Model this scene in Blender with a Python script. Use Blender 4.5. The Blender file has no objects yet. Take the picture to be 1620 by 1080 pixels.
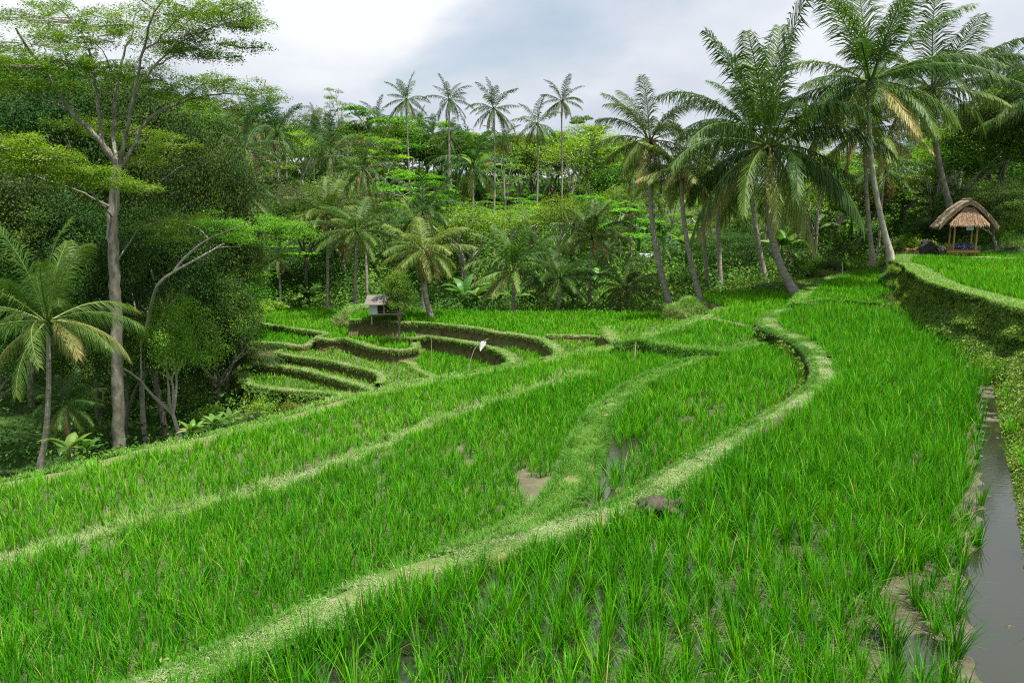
import bpy, bmesh, math, random
import numpy as np
from mathutils import Vector, Matrix
rng = np.random.default_rng(7)
random.seed(7)
SC = bpy.context.scene
COL = SC.collection
R = math.radians

# ------------------------------------------------------------------ camera
H = 4.0
PITCH = math.atan(205 / 1215)
cam_d = bpy.data.cameras.new('camera')
cam = bpy.data.objects.new('camera', cam_d)
COL.objects.link(cam)
cam.location = (0, 0, H)
cam.rotation_euler = (math.pi / 2 - PITCH, 0, 0)
cam_d.sensor_width = 36
cam_d.lens = 27
cam_d.clip_end = 3000
SC.camera = cam

# ------------------------------------------------------------------ world, sun
SUN_EL, SUN_AZ = 71, 125          # azimuth measured clockwise from +Y (towards +X)
w = bpy.data.worlds.new('World')
SC.world = w
w.use_nodes = True
nt = w.node_tree
for n in list(nt.nodes): nt.nodes.remove(n)
def N(nt, t, **kw):
    n = nt.nodes.new(t)
    for k, v in kw.items():
        if k.startswith('i_'):
            n.inputs[k[2:].replace('_', ' ')].default_value = v
        else:
            setattr(n, k, v)
    return n
def ramp(nt, stops, interp='LINEAR'):
    n = nt.nodes.new('ShaderNodeValToRGB')
    e = n.color_ramp.elements
    n.color_ramp.interpolation = interp
    while len(e) < len(stops): e.new(0.5)
    for i, (p, c) in enumerate(stops):
        e[i].position = p
        e[i].color = (*c, 1) if len(c) == 3 else c
    return n
L = nt.links.new
out = N(nt, 'ShaderNodeOutputWorld')
bg = N(nt, 'ShaderNodeBackground')
bg.inputs['Strength'].default_value = 0.075
sky = N(nt, 'ShaderNodeTexSky', sky_type='NISHITA', sun_disc=False)
sky.sun_elevation = R(SUN_EL)
sky.sun_rotation = R(SUN_AZ)
sky.air_density = 1.3
sky.dust_density = 2.0
tc = N(nt, 'ShaderNodeTexCoord')
sep = N(nt, 'ShaderNodeSeparateXYZ')
L(tc.outputs['Generated'], sep.inputs[0])
mz = N(nt, 'ShaderNodeMath', operation='ADD'); mz.inputs[1].default_value = 0.35
L(sep.outputs['Z'], mz.inputs[0])
dv = N(nt, 'ShaderNodeVectorMath', operation='DIVIDE')
cmb = N(nt, 'ShaderNodeCombineXYZ')
for k in range(3): L(mz.outputs[0], cmb.inputs[k])
L(tc.outputs['Generated'], dv.inputs[0]); L(cmb.outputs[0], dv.inputs[1])
nz = N(nt, 'ShaderNodeTexNoise'); nz.inputs['Scale'].default_value = 1.5; nz.inputs['Detail'].default_value = 7
nz.inputs['Roughness'].default_value = 0.5; nz.inputs['Distortion'].default_value = 0.3
L(dv.outputs[0], nz.inputs['Vector'])
nz2 = N(nt, 'ShaderNodeTexNoise'); nz2.inputs['Scale'].default_value = 1.1; nz2.inputs['Detail'].default_value = 5
mp = N(nt, 'ShaderNodeMapping'); mp.inputs['Location'].default_value = (3.1, 1.7, 0.4)
L(dv.outputs[0], mp.inputs[0]); L(mp.outputs[0], nz2.inputs['Vector'])
cover = ramp(nt, [(0.30, (0.25, 0.25, 0.25)), (0.46, (1, 1, 1))])
L(nz.outputs['Fac'], cover.inputs[0])
shade = ramp(nt, [(0.38, (4.2, 4.6, 5.3)), (0.5, (5.3, 5.6, 6.1)), (0.6, (6.6, 6.75, 7.0))])
L(nz2.outputs['Fac'], shade.inputs[0])
mx = N(nt, 'ShaderNodeMix', data_type='RGBA')
L(cover.outputs[0], mx.inputs['Factor']); L(sky.outputs[0], mx.inputs[6]); L(shade.outputs[0], mx.inputs[7])
L(mx.outputs[2], bg.inputs[0]); L(bg.outputs[0], out.inputs[0])

sd = bpy.data.lights.new('sun', 'SUN')
sd.energy = 5.0
sd.angle = R(0.6)
sd.color = (1, 0.96, 0.88)
sun = bpy.data.objects.new('sun', sd)
COL.objects.link(sun)
sdir = Vector((math.sin(R(SUN_AZ)) * math.cos(R(SUN_EL)), math.cos(R(SUN_AZ)) * math.cos(R(SUN_EL)), math.sin(R(SUN_EL))))
sun.rotation_euler = (-sdir).to_track_quat('-Z', 'Y').to_euler()
sun.location = (20, 20, 60)
SC.view_settings.view_transform = 'Standard'
SC.view_settings.look = 'None'
SC.view_settings.exposure = 1.0
SC.view_settings.gamma = 1
SC.cycles.use_denoising = False
SC.cycles.pixel_filter_type = 'BLACKMAN_HARRIS'
SC.cycles.filter_width = 1.15
SC.cycles.denoiser = 'OPENIMAGEDENOISE'
SC.cycles.denoising_input_passes = 'RGB_ALBEDO_NORMAL'
SC.cycles.max_bounces = 8
SC.cycles.diffuse_bounces = 3
SC.cycles.glossy_bounces = 2
SC.cycles.transmission_bounces = 4
SC.cycles.volume_bounces = 0
SC.cycles.caustics_reflective = False
SC.cycles.caustics_refractive = False

# ------------------------------------------------------------------ pixel of a 1620x1080 view -> metres
cp, sp = math.cos(PITCH), math.sin(PITCH)
def ray(x, y):
    x = np.asarray(x, float); y = np.asarray(y, float)
    u, v = (x - 810) / 1215, (540 - y) / 1215
    return u, v * sp + cp, v * cp - sp
def G(x, y, z):
    dx, dy, dz = ray(x, y)
    t = (z - H) / dz
    return np.stack([dx * t, dy * t, np.broadcast_to(z, np.shape(t)) + 0 * t], -1)
def AT(x, y, Y):
    dx, dy, dz = ray(x, y)
    t = Y / dy
    return np.stack([dx * t, dy * t, H + dz * t], -1)
def PX(P):                                   # metres -> pixel
    P = np.asarray(P, float)
    x, y, z = P[..., 0], P[..., 1], P[..., 2] - H
    f = y * cp - z * sp
    u = y * sp + z * cp
    return 810 + 1215 * x / f, 540 - 1215 * u / f
def smooth(pts, step, closed=False):
    P = np.asarray(pts, float)
    n = len(P)
    o = []
    rngk = range(n if closed else n - 1)
    for i in rngk:
        p0 = P[(i - 1) % n] if closed or i > 0 else 2 * P[0] - P[1]
        p1, p2 = P[i], P[(i + 1) % n]
        p3 = P[(i + 2) % n] if closed or i + 2 < n else 2 * P[-1] - P[-2]
        m = max(2, int(np.linalg.norm(p2 - p1) / step))
        t = (np.arange(m) / m)[:, None]
        o.append(0.5 * ((2 * p1) + (-p0 + p2) * t + (2 * p0 - 5 * p1 + 4 * p2 - p3) * t ** 2 + (-p0 + 3 * p1 - 3 * p2 + p3) * t ** 3))
    if not closed: o.append(P[-1:])
    return np.concatenate(o)
def W(px, z, step=0.25):
    a = np.array(px, float)
    return smooth(G(a[:, 0], a[:, 1], z), step)
def inside(P, poly):
    x, y = P[..., 0], P[..., 1]
    r = np.zeros(x.shape, bool)
    n = len(poly)
    j = n - 1
    for i in range(n):
        xi, yi = poly[i][0], poly[i][1]; xj, yj = poly[j][0], poly[j][1]
        if yi != yj:
            r ^= ((yi > y) != (yj > y)) & (x < (xj - xi) * (y - yi) / (yj - yi) + xi)
        j = i
    return r
def dist(P, path, chunk=60000):
    q = path[:, :2]
    if len(q) > 140: q = q[::2]
    o = np.empty(len(P))
    for i in range(0, len(P), chunk):
        d = P[i:i + chunk, None, :2] - q[None]
        o[i:i + chunk] = np.sqrt((d ** 2).sum(-1).min(1))
    return o
def h2(ix, iy, s=0):
    v = np.sin(ix * 127.1 + iy * 311.7 + s * 74.7) * 43758.5453
    return v - np.floor(v)
def vnoise(x, y, s=0):
    ix, iy = np.floor(x), np.floor(y)
    fx, fy = x - ix, y - iy
    fx = fx * fx * (3 - 2 * fx); fy = fy * fy * (3 - 2 * fy)
    a, b, c, d = h2(ix, iy, s), h2(ix + 1, iy, s), h2(ix, iy + 1, s), h2(ix + 1, iy + 1, s)
    return (a * (1 - fx) + b * fx) * (1 - fy) + (c * (1 - fx) + d * fx) * fy
def fbm(x, y, s=0, o=4):
    r = 0; a = 0.5; f = 1
    for k in range(o):
        r = r + a * vnoise(x * f, y * f, s + k); a *= 0.5; f *= 2.03
    return r / (1 - 0.5 ** o)

# ------------------------------------------------------------------ tagging, meshes
def tag(o, label=None, cat=None, group=None, kind=None):
    if label: o['label'] = label
    if cat: o['category'] = cat
    if group: o['group'] = group
    if kind: o['kind'] = kind
    return o
def empty(name, loc=(0, 0, 0), rz=0):
    o = bpy.data.objects.new(name, None)
    o.empty_display_size = 0.3
    COL.objects.link(o)
    o.location = loc; o.rotation_euler = (0, 0, rz)
    return o
class MB:
    def __init__(s): s.v = []; s.f = {3: [], 4: []}; s.t = []; s.mi = {3: [], 4: []}; s.n = 0
    def add(s, V, F, t=0.5, m=0):
        V = np.asarray(V, float).reshape(-1, 3); F = np.asarray(F, int)
        if len(V) == 0 or len(F) == 0: return s
        k = F.shape[1]
        s.v.append(V); s.f[k].append(F + s.n); s.mi[k].append(np.full(len(F), m))
        s.t.append(np.broadcast_to(np.asarray(t, float), (len(V),)).copy())
        s.n += len(V)
        return s
    def mesh(s, name, mats, smooth_=False):
        me = bpy.data.meshes.new(name)
        V = np.concatenate(s.v) if s.v else np.zeros((0, 3))
        f3 = np.concatenate(s.f[3]) if s.f[3] else np.zeros((0, 3), int)
        f4 = np.concatenate(s.f[4]) if s.f[4] else np.zeros((0, 4), int)
        mi = np.concatenate(s.mi[3] + s.mi[4]) if (s.mi[3] or s.mi[4]) else np.zeros(0, int)
        me.vertices.add(len(V)); me.vertices.foreach_set('co', V.astype(np.float32).ravel())
        loops = np.concatenate([f3.ravel(), f4.ravel()])
        me.loops.add(len(loops)); me.loops.foreach_set('vertex_index', loops.astype(np.int32))
        me.polygons.add(len(f3) + len(f4))
        st = np.concatenate([np.arange(len(f3)) * 3, len(f3) * 3 + np.arange(len(f4)) * 4])
        me.polygons.foreach_set('loop_start', st.astype(np.int32))
        me.polygons.foreach_set('material_index', mi.astype(np.int32))
        if smooth_: me.polygons.foreach_set('use_smooth', np.ones(len(st), bool))
        else: me.polygons.foreach_set('use_smooth', np.zeros(len(st), bool))
        a = me.attributes.new('tint', 'FLOAT', 'POINT')
        a.data.foreach_set('value', np.concatenate(s.t).astype(np.float32))
        me.update(calc_edges=True)
        for m in (mats if isinstance(mats, (list, tuple)) else [mats]): me.materials.append(m)
        return me
    def build(s, name, mats, parent=None, smooth_=False):
        o = bpy.data.objects.new(name, s.mesh(name, mats, smooth_))
        COL.objects.link(o)
        if parent: o.parent = parent
        return o
def link(name, me, parent=None, loc=(0, 0, 0), rz=0, sc=(1, 1, 1)):
    o = bpy.data.objects.new(name, me); COL.objects.link(o)
    o.parent = parent; o.location = loc; o.rotation_euler = (0, 0, rz); o.scale = sc
    return o
def blades(P, az, lean, bend, Ln, Wd, tint, nseg=3, twist=None, tip=0.0):
    """grass blades: arrays of N"""
    n = len(P)
    s = np.linspace(0, 1, nseg + 1)[None, :]
    Ln = np.broadcast_to(Ln, n)[:, None]; Wd = np.broadcast_to(Wd, n)[:, None]
    lean = np.broadcast_to(lean, n)[:, None]; bend = np.broadcast_to(bend, n)[:, None]
    ang = lean + bend * s * 0.5
    r = np.sin(ang) * s * Ln; z = np.cos(np.minimum(ang, 2.6)) * s * Ln
    dx, dy = np.cos(az)[:, None], np.sin(az)[:, None]
    tw = az + np.pi / 2 + (rng.uniform(-0.9, 0.9, n) if twist is None else twist)
    wx, wy = np.cos(tw)[:, None], np.sin(tw)[:, None]
    wd = Wd * 0.5 * np.array([0.75 + 0.5 * x if x < 0.4 else 1.0 - ((x - 0.4) / 0.6) ** 1.6 * 0.93 for x in s[0]])[None, :]
    cx = P[:, 0:1] + r * dx; cy = P[:, 1:2] + r * dy; cz = P[:, 2:3] + z
    A = np.stack([cx - wx * wd, cy - wy * wd, cz], -1); B = np.stack([cx + wx * wd, cy + wy * wd, cz], -1)
    V = np.stack([A, B], 2).reshape(-1, 3)
    b = (np.arange(n) * 2 * (nseg + 1))[:, None]
    k = (np.arange(nseg) * 2)[None, :]
    q = b + k
    F = np.stack([q, q + 1, q + 3, q + 2], -1).reshape(-1, 4)
    T = np.broadcast_to(tint, n)[:, None] + tip * np.repeat(s[0], 2)[None, :] ** 2
    return V, F, T.ravel()
def leaves(P, up, size, tint, aspect=0.5, flat=0.5):
    """leaf quads at P; 'up' mean normal (N,3)"""
    n = len(P)
    nrm = up + rng.normal(0, flat, (n, 3)); nrm /= np.linalg.norm(nrm, axis=1)[:, None] + 1e-9
    a = rng.normal(0, 1, (n, 3)); a -= nrm * (a * nrm).sum(1)[:, None]; a /= np.linalg.norm(a, axis=1)[:, None] + 1e-9
    b = np.cross(nrm, a)
    s = np.broadcast_to(size, n)[:, None]
    fold = nrm * s * 0.12
    V = np.stack([P - a * s * 0.5, P + b * s * aspect * 0.5 + fold, P + a * s * 0.5, P - b * s * aspect * 0.5 + fold], 1).reshape(-1, 3)
    F = (np.arange(n) * 4)[:, None] + np.arange(4)[None, :]
    return V, F, np.repeat(np.broadcast_to(tint, n), 4)
def tube(pts, rad, ns=8, t=0.5, cap=True):
    P = np.asarray(pts, float); n = len(P)
    rad = np.broadcast_to(rad, n)
    T = np.gradient(P, axis=0); T /= np.linalg.norm(T, axis=1)[:, None] + 1e-9
    ref = np.array([0.0, 0.0, 1.0]) if abs(T[0][2]) < 0.9 else np.array([1.0, 0, 0])
    U = np.cross(T, ref); U /= np.linalg.norm(U, axis=1)[:, None] + 1e-9
    Vv = np.cross(T, U)
    a = np.arange(ns) * 2 * np.pi / ns
    V = P[:, None] + rad[:, None, None] * (np.cos(a)[None, :, None] * U[:, None] + np.sin(a)[None, :, None] * Vv[:, None])
    V = V.reshape(-1, 3)
    i = np.arange(n - 1)[:, None] * ns; j = np.arange(ns)[None]; j2 = (j + 1) % ns
    F = np.stack([i + j, i + j2, i + ns + j2, i + ns + j], -1).reshape(-1, 4)
    return V, F, t
def box(x0, x1, y0, y1, z0, z1):
    V = np.array([(x, y, z) for z in (z0, z1) for y in (y0, y1) for x in (x0, x1)], float)
    F = [(0, 2, 3, 1), (4, 5, 7, 6), (0, 1, 5, 4), (2, 6, 7, 3), (0, 4, 6, 2), (1, 3, 7, 5)]
    return V, np.array(F)
def ball(c, r, nu=10, nv=7, lump=0.0, seed=0):
    th = np.linspace(0.001, np.pi - 0.001, nv); ph = np.arange(nu) * 2 * np.pi / nu
    T_, P_ = np.meshgrid(th, ph, indexing='ij')
    d = np.stack([np.sin(T_) * np.cos(P_), np.sin(T_) * np.sin(P_), np.cos(T_)], -1)
    k = 1 + lump * (fbm(d[..., 0] * 2 + seed + d[..., 2], d[..., 1] * 2 + 5, seed) - 0.5) * 2
    V = (np.array(c) + d * np.array(r) * k[..., None]).reshape(-1, 3)
    i = np.arange(nv - 1)[:, None] * nu; j = np.arange(nu)[None]; j2 = (j + 1) % nu
    F = np.stack([i + j, i + nu + j, i + nu + j2, i + j2], -1).reshape(-1, 4)
    return V, F

# ------------------------------------------------------------------ materials
def new_mat(name):
    m = bpy.data.materials.new(name); m.use_nodes = True
    t = m.node_tree
    for n in list(t.nodes): t.nodes.remove(n)
    return m, t, t.nodes.new('ShaderNodeOutputMaterial')
def leaf_mat(name, stops, transl=0.35, rough=0.55, spec=0.35, objvar=0.0, patch=0.0, pscale=0.4):
    m, t, o = new_mat(name)
    at = N(t, 'ShaderNodeAttribute', attribute_name='tint')
    fac = at.outputs['Fac']
    if patch:
        g = N(t, 'ShaderNodeNewGeometry'); z = N(t, 'ShaderNodeTexNoise'); z.inputs['Scale'].default_value = pscale; z.inputs['Detail'].default_value = 3
        t.links.new(g.outputs['Position'], z.inputs['Vector'])
        a = N(t, 'ShaderNodeMath', operation='MULTIPLY_ADD'); a.inputs[1].default_value = patch; 
        s_ = N(t, 'ShaderNodeMath', operation='SUBTRACT'); s_.inputs[1].default_value = 0.5
        t.links.new(z.outputs['Fac'], s_.inputs[0]); t.links.new(s_.outputs[0], a.inputs[0]); t.links.new(fac, a.inputs[2]); fac = a.outputs[0]
    r = ramp(t, stops); t.links.new(fac, r.inputs[0])
    col = r.outputs[0]
    if objvar:
        oi = N(t, 'ShaderNodeObjectInfo'); hs = N(t, 'ShaderNodeHueSaturation')
        m1 = N(t, 'ShaderNodeMapRange'); m1.inputs[3].default_value = 0.5 - objvar * 0.06; m1.inputs[4].default_value = 0.5 + objvar * 0.02
        m2 = N(t, 'ShaderNodeMapRange'); m2.inputs[3].default_value = 1 - objvar * 0.45; m2.inputs[4].default_value = 1 + objvar * 0.45
        fr = N(t, 'ShaderNodeMath', operation='MULTIPLY'); fr.inputs[1].default_value = 7.31
        f2 = N(t, 'ShaderNodeMath', operation='FRACT')
        t.links.new(oi.outputs['Random'], m1.inputs[0]); t.links.new(oi.outputs['Random'], fr.inputs[0]); t.links.new(fr.outputs[0], f2.inputs[0]); t.links.new(f2.outputs[0], m2.inputs[0])
        t.links.new(m1.outputs[0], hs.inputs['Hue']); t.links.new(m2.outputs[0], hs.inputs['Value']); t.links.new(col, hs.inputs['Color']); col = hs.outputs[0]
    b = N(t, 'ShaderNodeBsdfPrincipled'); b.inputs['Roughness'].default_value = rough; b.inputs['Specular IOR Level'].default_value = spec
    t.links.new(col, b.inputs['Base Color'])
    tr = N(t, 'ShaderNodeBsdfTranslucent')
    hs2 = N(t, 'ShaderNodeHueSaturation'); hs2.inputs['Hue'].default_value = 0.485; hs2.inputs['Saturation'].default_value = 1.1; hs2.inputs['Value'].default_value = 1.25
    t.links.new(col, hs2.inputs['Color']); t.links.new(hs2.outputs[0], tr.inputs[0])
    ms = N(t, 'ShaderNodeMixShader'); ms.inputs[0].default_value = transl
    t.links.new(b.outputs[0], ms.inputs[1]); t.links.new(tr.outputs[0], ms.inputs[2]); t.links.new(ms.outputs[0], o.inputs[0])
    return m
def soil_mat(name, stops, scale=3.0, rough=0.9, bump=0.4, spec=0.2, coord='pos', detail=8, top=None, stretch=(1, 1, 1), wet=None, bscale=None, bdist=0.05):
    m, t, o = new_mat(name)
    if coord == 'pos':
        g = N(t, 'ShaderNodeNewGeometry'); src = g.outputs['Position']
    else:
        g = N(t, 'ShaderNodeTexCoord'); src = g.outputs['Object']
    mpn = N(t, 'ShaderNodeMapping'); mpn.inputs['Scale'].default_value = stretch
    t.links.new(src, mpn.inputs[0])
    z = N(t, 'ShaderNodeTexNoise'); z.inputs['Scale'].default_value = scale; z.inputs['Detail'].default_value = detail; z.inputs['Roughness'].default_value = 0.65
    t.links.new(mpn.outputs[0], z.inputs['Vector'])
    r = ramp(t, stops); t.links.new(z.outputs['Fac'], r.inputs[0]); col = r.outputs[0]
    b = N(t, 'ShaderNodeBsdfPrincipled'); b.inputs['Roughness'].default_value = rough; b.inputs['Specular IOR Level'].default_value = spec
    if top:
        gg = N(t, 'ShaderNodeNewGeometry'); sx = N(t, 'ShaderNodeSeparateXYZ'); t.links.new(gg.outputs['Normal'], sx.inputs[0])
        z2 = N(t, 'ShaderNodeTexNoise'); z2.inputs['Scale'].default_value = 5; z2.inputs['Detail'].default_value = 5
        t.links.new(mpn.outputs[0], z2.inputs['Vector'])
        ad = N(t, 'ShaderNodeMath', operation='ADD'); t.links.new(sx.outputs['Z'], ad.inputs[0]); t.links.new(z2.outputs['Fac'], ad.inputs[1])
        rr = ramp(t, [(0.55, (0, 0, 0)), (0.7, (1, 1, 1))])
        hf = N(t, 'ShaderNodeMath', operation='MULTIPLY'); hf.inputs[1].default_value = 0.5; t.links.new(ad.outputs[0], hf.inputs[0])
        t.links.new(hf.outputs[0], rr.inputs[0])
        tr = ramp(t, top); t.links.new(z.outputs['Fac'], tr.inputs[0])
        mm = N(t, 'ShaderNodeMix', data_type='RGBA'); t.links.new(rr.outputs[0], mm.inputs['Factor']); t.links.new(col, mm.inputs[6]); t.links.new(tr.outputs[0], mm.inputs[7]); col = mm.outputs[2]
    if wet:
        wr = ramp(t, [(0.42, (wet, wet, wet)), (0.62, (rough, rough, rough))]); z3 = N(t, 'ShaderNodeTexNoise'); z3.inputs['Scale'].default_value = 0.9
        t.links.new(mpn.outputs[0], z3.inputs['Vector']); t.links.new(z3.outputs['Fac'], wr.inputs[0]); t.links.new(wr.outputs[0], b.inputs['Roughness'])
    t.links.new(col, b.inputs['Base Color'])
    if bump:
        bp = N(t, 'ShaderNodeBump'); bp.inputs['Strength'].default_value = bump; bp.inputs['Distance'].default_value = bdist
        if bscale:
            z4 = N(t, 'ShaderNodeTexNoise'); z4.inputs['Scale'].default_value = bscale; z4.inputs['Detail'].default_value = 6; t.links.new(mpn.outputs[0], z4.inputs['Vector']); t.links.new(z4.outputs['Fac'], bp.inputs['Height'])
        else: t.links.new(z.outputs['Fac'], bp.inputs['Height'])
        t.links.new(bp.outputs[0], b.inputs['Normal'])
    t.links.new(b.outputs[0], o.inputs[0])
    return m
def plain(name, c, rough=0.8, spec=0.3, var=0.25, scale=6, bump=0.2, stretch=(1, 1, 1), bdist=0.02):
    c = np.array(c)
    return soil_mat(name, [(0.3, tuple(c * (1 - var))), (0.7, tuple(c * (1 + var)))], scale, rough, bump, spec, 'obj', stretch=stretch, bdist=bdist)

RICE = leaf_mat('rice_leaf', [(0.0, (0.012, 0.095, 0.002)), (0.45, (0.033, 0.21, 0.003)), (0.75, (0.10, 0.35, 0.006)), (0.93, (0.17, 0.38, 0.02)), (1.0, (0.33, 0.32, 0.10))], 0.33, 0.6, 0.12, patch=0.35, pscale=0.25)
GRASS = leaf_mat('bund_grass', [(0.0, (0.035, 0.12, 0.010)), (0.4, (0.085, 0.24, 0.022)), (0.7, (0.17, 0.34, 0.05)), (0.86, (0.25, 0.33, 0.12)), (1.0, (0.40, 0.40, 0.27))], 0.3, 0.6, 0.25, patch=0.3, pscale=0.7)
PALML = leaf_mat('palm_leaf', [(0.0, (0.014, 0.05, 0.008)), (0.4, (0.033, 0.092, 0.013)), (0.62, (0.12, 0.21, 0.03)), (0.8, (0.26, 0.28, 0.09)), (0.9, (0.36, 0.30, 0.10)), (1.0, (0.17, 0.11, 0.05))], 0.3, 0.5, 0.25, objvar=0.4)
LDARK = leaf_mat('dense_leaf', [(0.0, (0.008, 0.035, 0.005)), (0.5, (0.042, 0.135, 0.013)), (1.0, (0.19, 0.36, 0.04))], 0.34, 0.6, 0.15, objvar=0.8)
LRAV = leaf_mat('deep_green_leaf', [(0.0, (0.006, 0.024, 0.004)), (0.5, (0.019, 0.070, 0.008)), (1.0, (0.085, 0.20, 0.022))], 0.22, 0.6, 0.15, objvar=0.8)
LUMB = leaf_mat('feather_leaf', [(0.0, (0.035, 0.13, 0.012)), (0.5, (0.10, 0.28, 0.022)), (1.0, (0.24, 0.46, 0.045))], 0.4, 0.5, 0.3, objvar=0.6)
LOLV = leaf_mat('olive_leaf', [(0.0, (0.035, 0.06, 0.018)), (0.5, (0.08, 0.12, 0.035)), (1.0, (0.19, 0.2, 0.08))], 0.3, 0.6, 0.3, objvar=0.6)
BANL = leaf_mat('banana_leaf', [(0.0, (0.035, 0.12, 0.015)), (0.5, (0.08, 0.22, 0.03)), (0.85, (0.2, 0.32, 0.08)), (1.0, (0.3, 0.24, 0.1))], 0.42, 0.45, 0.3, objvar=0.4)
UNDER = leaf_mat('undergrowth_leaf', [(0.0, (0.014, 0.05, 0.006)), (0.45, (0.055, 0.15, 0.016)), (0.8, (0.14, 0.28, 0.03)), (1.0, (0.22, 0.26, 0.06))], 0.3, 0.55, 0.15, patch=1.0, pscale=0.5)
CREEP = leaf_mat('creeper_leaf', [(0.0, (0.035, 0.09, 0.010)), (0.45, (0.095, 0.20, 0.02)), (0.8, (0.21, 0.32, 0.035)), (1.0, (0.34, 0.34, 0.07))], 0.3, 0.55, 0.3, patch=1.0, pscale=0.8)
YELL = leaf_mat('yellow_leaf', [(0.0, (0.08, 0.15, 0.01)), (0.5, (0.35, 0.33, 0.02)), (1.0, (0.5, 0.35, 0.03))], 0.3)
MUD = soil_mat('wet_mud', [(0.3, (0.038, 0.033, 0.016)), (0.55, (0.078, 0.070, 0.038)), (0.75, (0.125, 0.115, 0.068))], 2.5, 0.75, 1.0, 0.4, wet=0.25, bscale=18)
MUDDRY = soil_mat('drying_mud', [(0.3, (0.06, 0.054, 0.030)), (0.6, (0.112, 0.102, 0.060)), (0.8, (0.18, 0.165, 0.105))], 3.0, 0.85, 0.5, 0.3, bscale=14)
EARTH = soil_mat('bank_earth', [(0.3, (0.06, 0.042, 0.022)), (0.46, (0.12, 0.10, 0.05)), (0.58, (0.13, 0.15, 0.05)), (0.7, (0.11, 0.16, 0.035))], 4.0, 0.95, 0.8, 0.1, top=[(0.3, (0.05, 0.09, 0.02)), (0.5, (0.12, 0.15, 0.05)), (0.62, (0.17, 0.145, 0.085)), (0.75, (0.24, 0.21, 0.13))])
FLOOR = soil_mat('forest_floor', [(0.3, (0.015, 0.03, 0.008)), (0.55, (0.035, 0.075, 0.015)), (0.75, (0.07, 0.12, 0.025))], 0.5, 0.95, 0.6, 0.1)
SLOPE = soil_mat('weedy_slope', [(0.3, (0.05, 0.12, 0.02)), (0.5, (0.10, 0.19, 0.035)), (0.65, (0.2, 0.2, 0.08)), (0.8, (0.28, 0.18, 0.10))], 0.8, 0.95, 0.6, 0.1)
BARK = soil_mat('palm_bark', [(0.3, (0.15, 0.135, 0.105)), (0.55, (0.30, 0.275, 0.23)), (0.75, (0.50, 0.48, 0.42))], 3.0, 0.9, 0.5, 0.2, 'obj', stretch=(1, 1, 3.5))
BARKD = soil_mat('tree_bark', [(0.3, (0.08, 0.075, 0.055)), (0.55, (0.19, 0.18, 0.14)), (0.75, (0.38, 0.37, 0.31))], 5.0, 0.9, 0.5, 0.2, 'obj', stretch=(1, 1, 0.4))
BARKP = soil_mat('pale_bark', [(0.3, (0.26, 0.24, 0.19)), (0.6, (0.42, 0.39, 0.33)), (0.8, (0.58, 0.56, 0.5))], 4.0, 0.85, 0.3, 0.2, 'obj')
BAMBOO = plain('bamboo', (0.36, 0.22, 0.075), 0.45, 0.4, 0.3, 5, 0.1, (3, 3, 0.6))
POLEM = plain('old_bamboo', (0.42, 0.36, 0.26), 0.6, 0.3, 0.3, 5, 0.1)
THATCH = leaf_mat('thatch', [(0.0, (0.17, 0.13, 0.09)), (0.5, (0.38, 0.30, 0.21)), (1.0, (0.60, 0.50, 0.37))], 0.1, 0.85, 0.15)
THATCH2 = leaf_mat('thatch_apron', [(0.0, (0.2, 0.12, 0.07)), (0.5, (0.34, 0.23, 0.14)), (1.0, (0.5, 0.37, 0.25))], 0.05, 0.85, 0.15)
STONE = plain('dark_stone', (0.055, 0.055, 0.05), 0.85, 0.3, 0.5, 5, 0.8, bdist=0.1)
def water_mat():
    m, t, o = new_mat('murky_water')
    b = N(t, 'ShaderNodeBsdfPrincipled'); b.inputs['Base Color'].default_value = (0.020, 0.022, 0.012, 1)
    b.inputs['Roughness'].default_value = 0.04; b.inputs['IOR'].default_value = 1.5; b.inputs['Specular IOR Level'].default_value = 1.0
    g = N(t, 'ShaderNodeNewGeometry'); z = N(t, 'ShaderNodeTexNoise'); z.inputs['Scale'].default_value = 6; z.inputs['Detail'].default_value = 4
    mpn = N(t, 'ShaderNodeMapping'); mpn.inputs['Scale'].default_value = (1, 2.6, 1); t.links.new(g.outputs['Position'], mpn.inputs[0]); t.links.new(mpn.outputs[0], z.inputs[0])
    bp = N(t, 'ShaderNodeBump'); bp.inputs['Strength'].default_value = 0.12; bp.inputs['Distance'].default_value = 0.01
    t.links.new(z.outputs['Fac'], bp.inputs['Height']); t.links.new(bp.outputs[0], b.inputs['Normal']); t.links.new(b.outputs[0], o.inputs[0])
    return m
WATER = water_mat()

# ------------------------------------------------------------------ terraces: paths
z0, zM, zL, zL2, zC, zD, z1, zU = 0.0, -0.40, -0.58, -0.64, -0.27, -0.17, 0.30, 1.5
S = W([(120, 1150), (273, 1080), (422, 1015), (540, 955), (640, 908), (740, 878), (873, 842), (1007, 795), (1080, 747), (1163, 700), (1223, 664), (1280, 627), (1307, 592), (1293, 557), (1262, 535), (1228, 520), (1218, 507), (1232, 496), (1262, 486)], 0.13)
Mp = W([(700, 900), (780, 858), (860, 812), (905, 760), (925, 708), (950, 662), (985, 627), (1040, 594), (1100, 572), (1150, 558), (1198, 545), (1228, 534)], -0.28)
K = W([(-120, 940), (0, 890), (120, 857), (250, 823), (400, 782), (450, 767), (560, 724), (660, 682), (760, 645), (850, 617), (935, 588)], -0.56)
Le = W([(-160, 812), (-60, 787), (0, 770), (100, 749), (200, 722), (300, 701), (400, 677), (450, 664), (550, 634), (650, 611), (750, 592), (850, 574), (900, 563), (960, 553), (985, 547)], -0.62)
Np = W([(972, 541), (990, 541), (1010, 539), (1060, 546), (1100, 553), (1150, 556)], -0.14)
Q = W([(1198, 516), (1165, 512), (1139, 507), (1120, 501)], -0.12)
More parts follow.
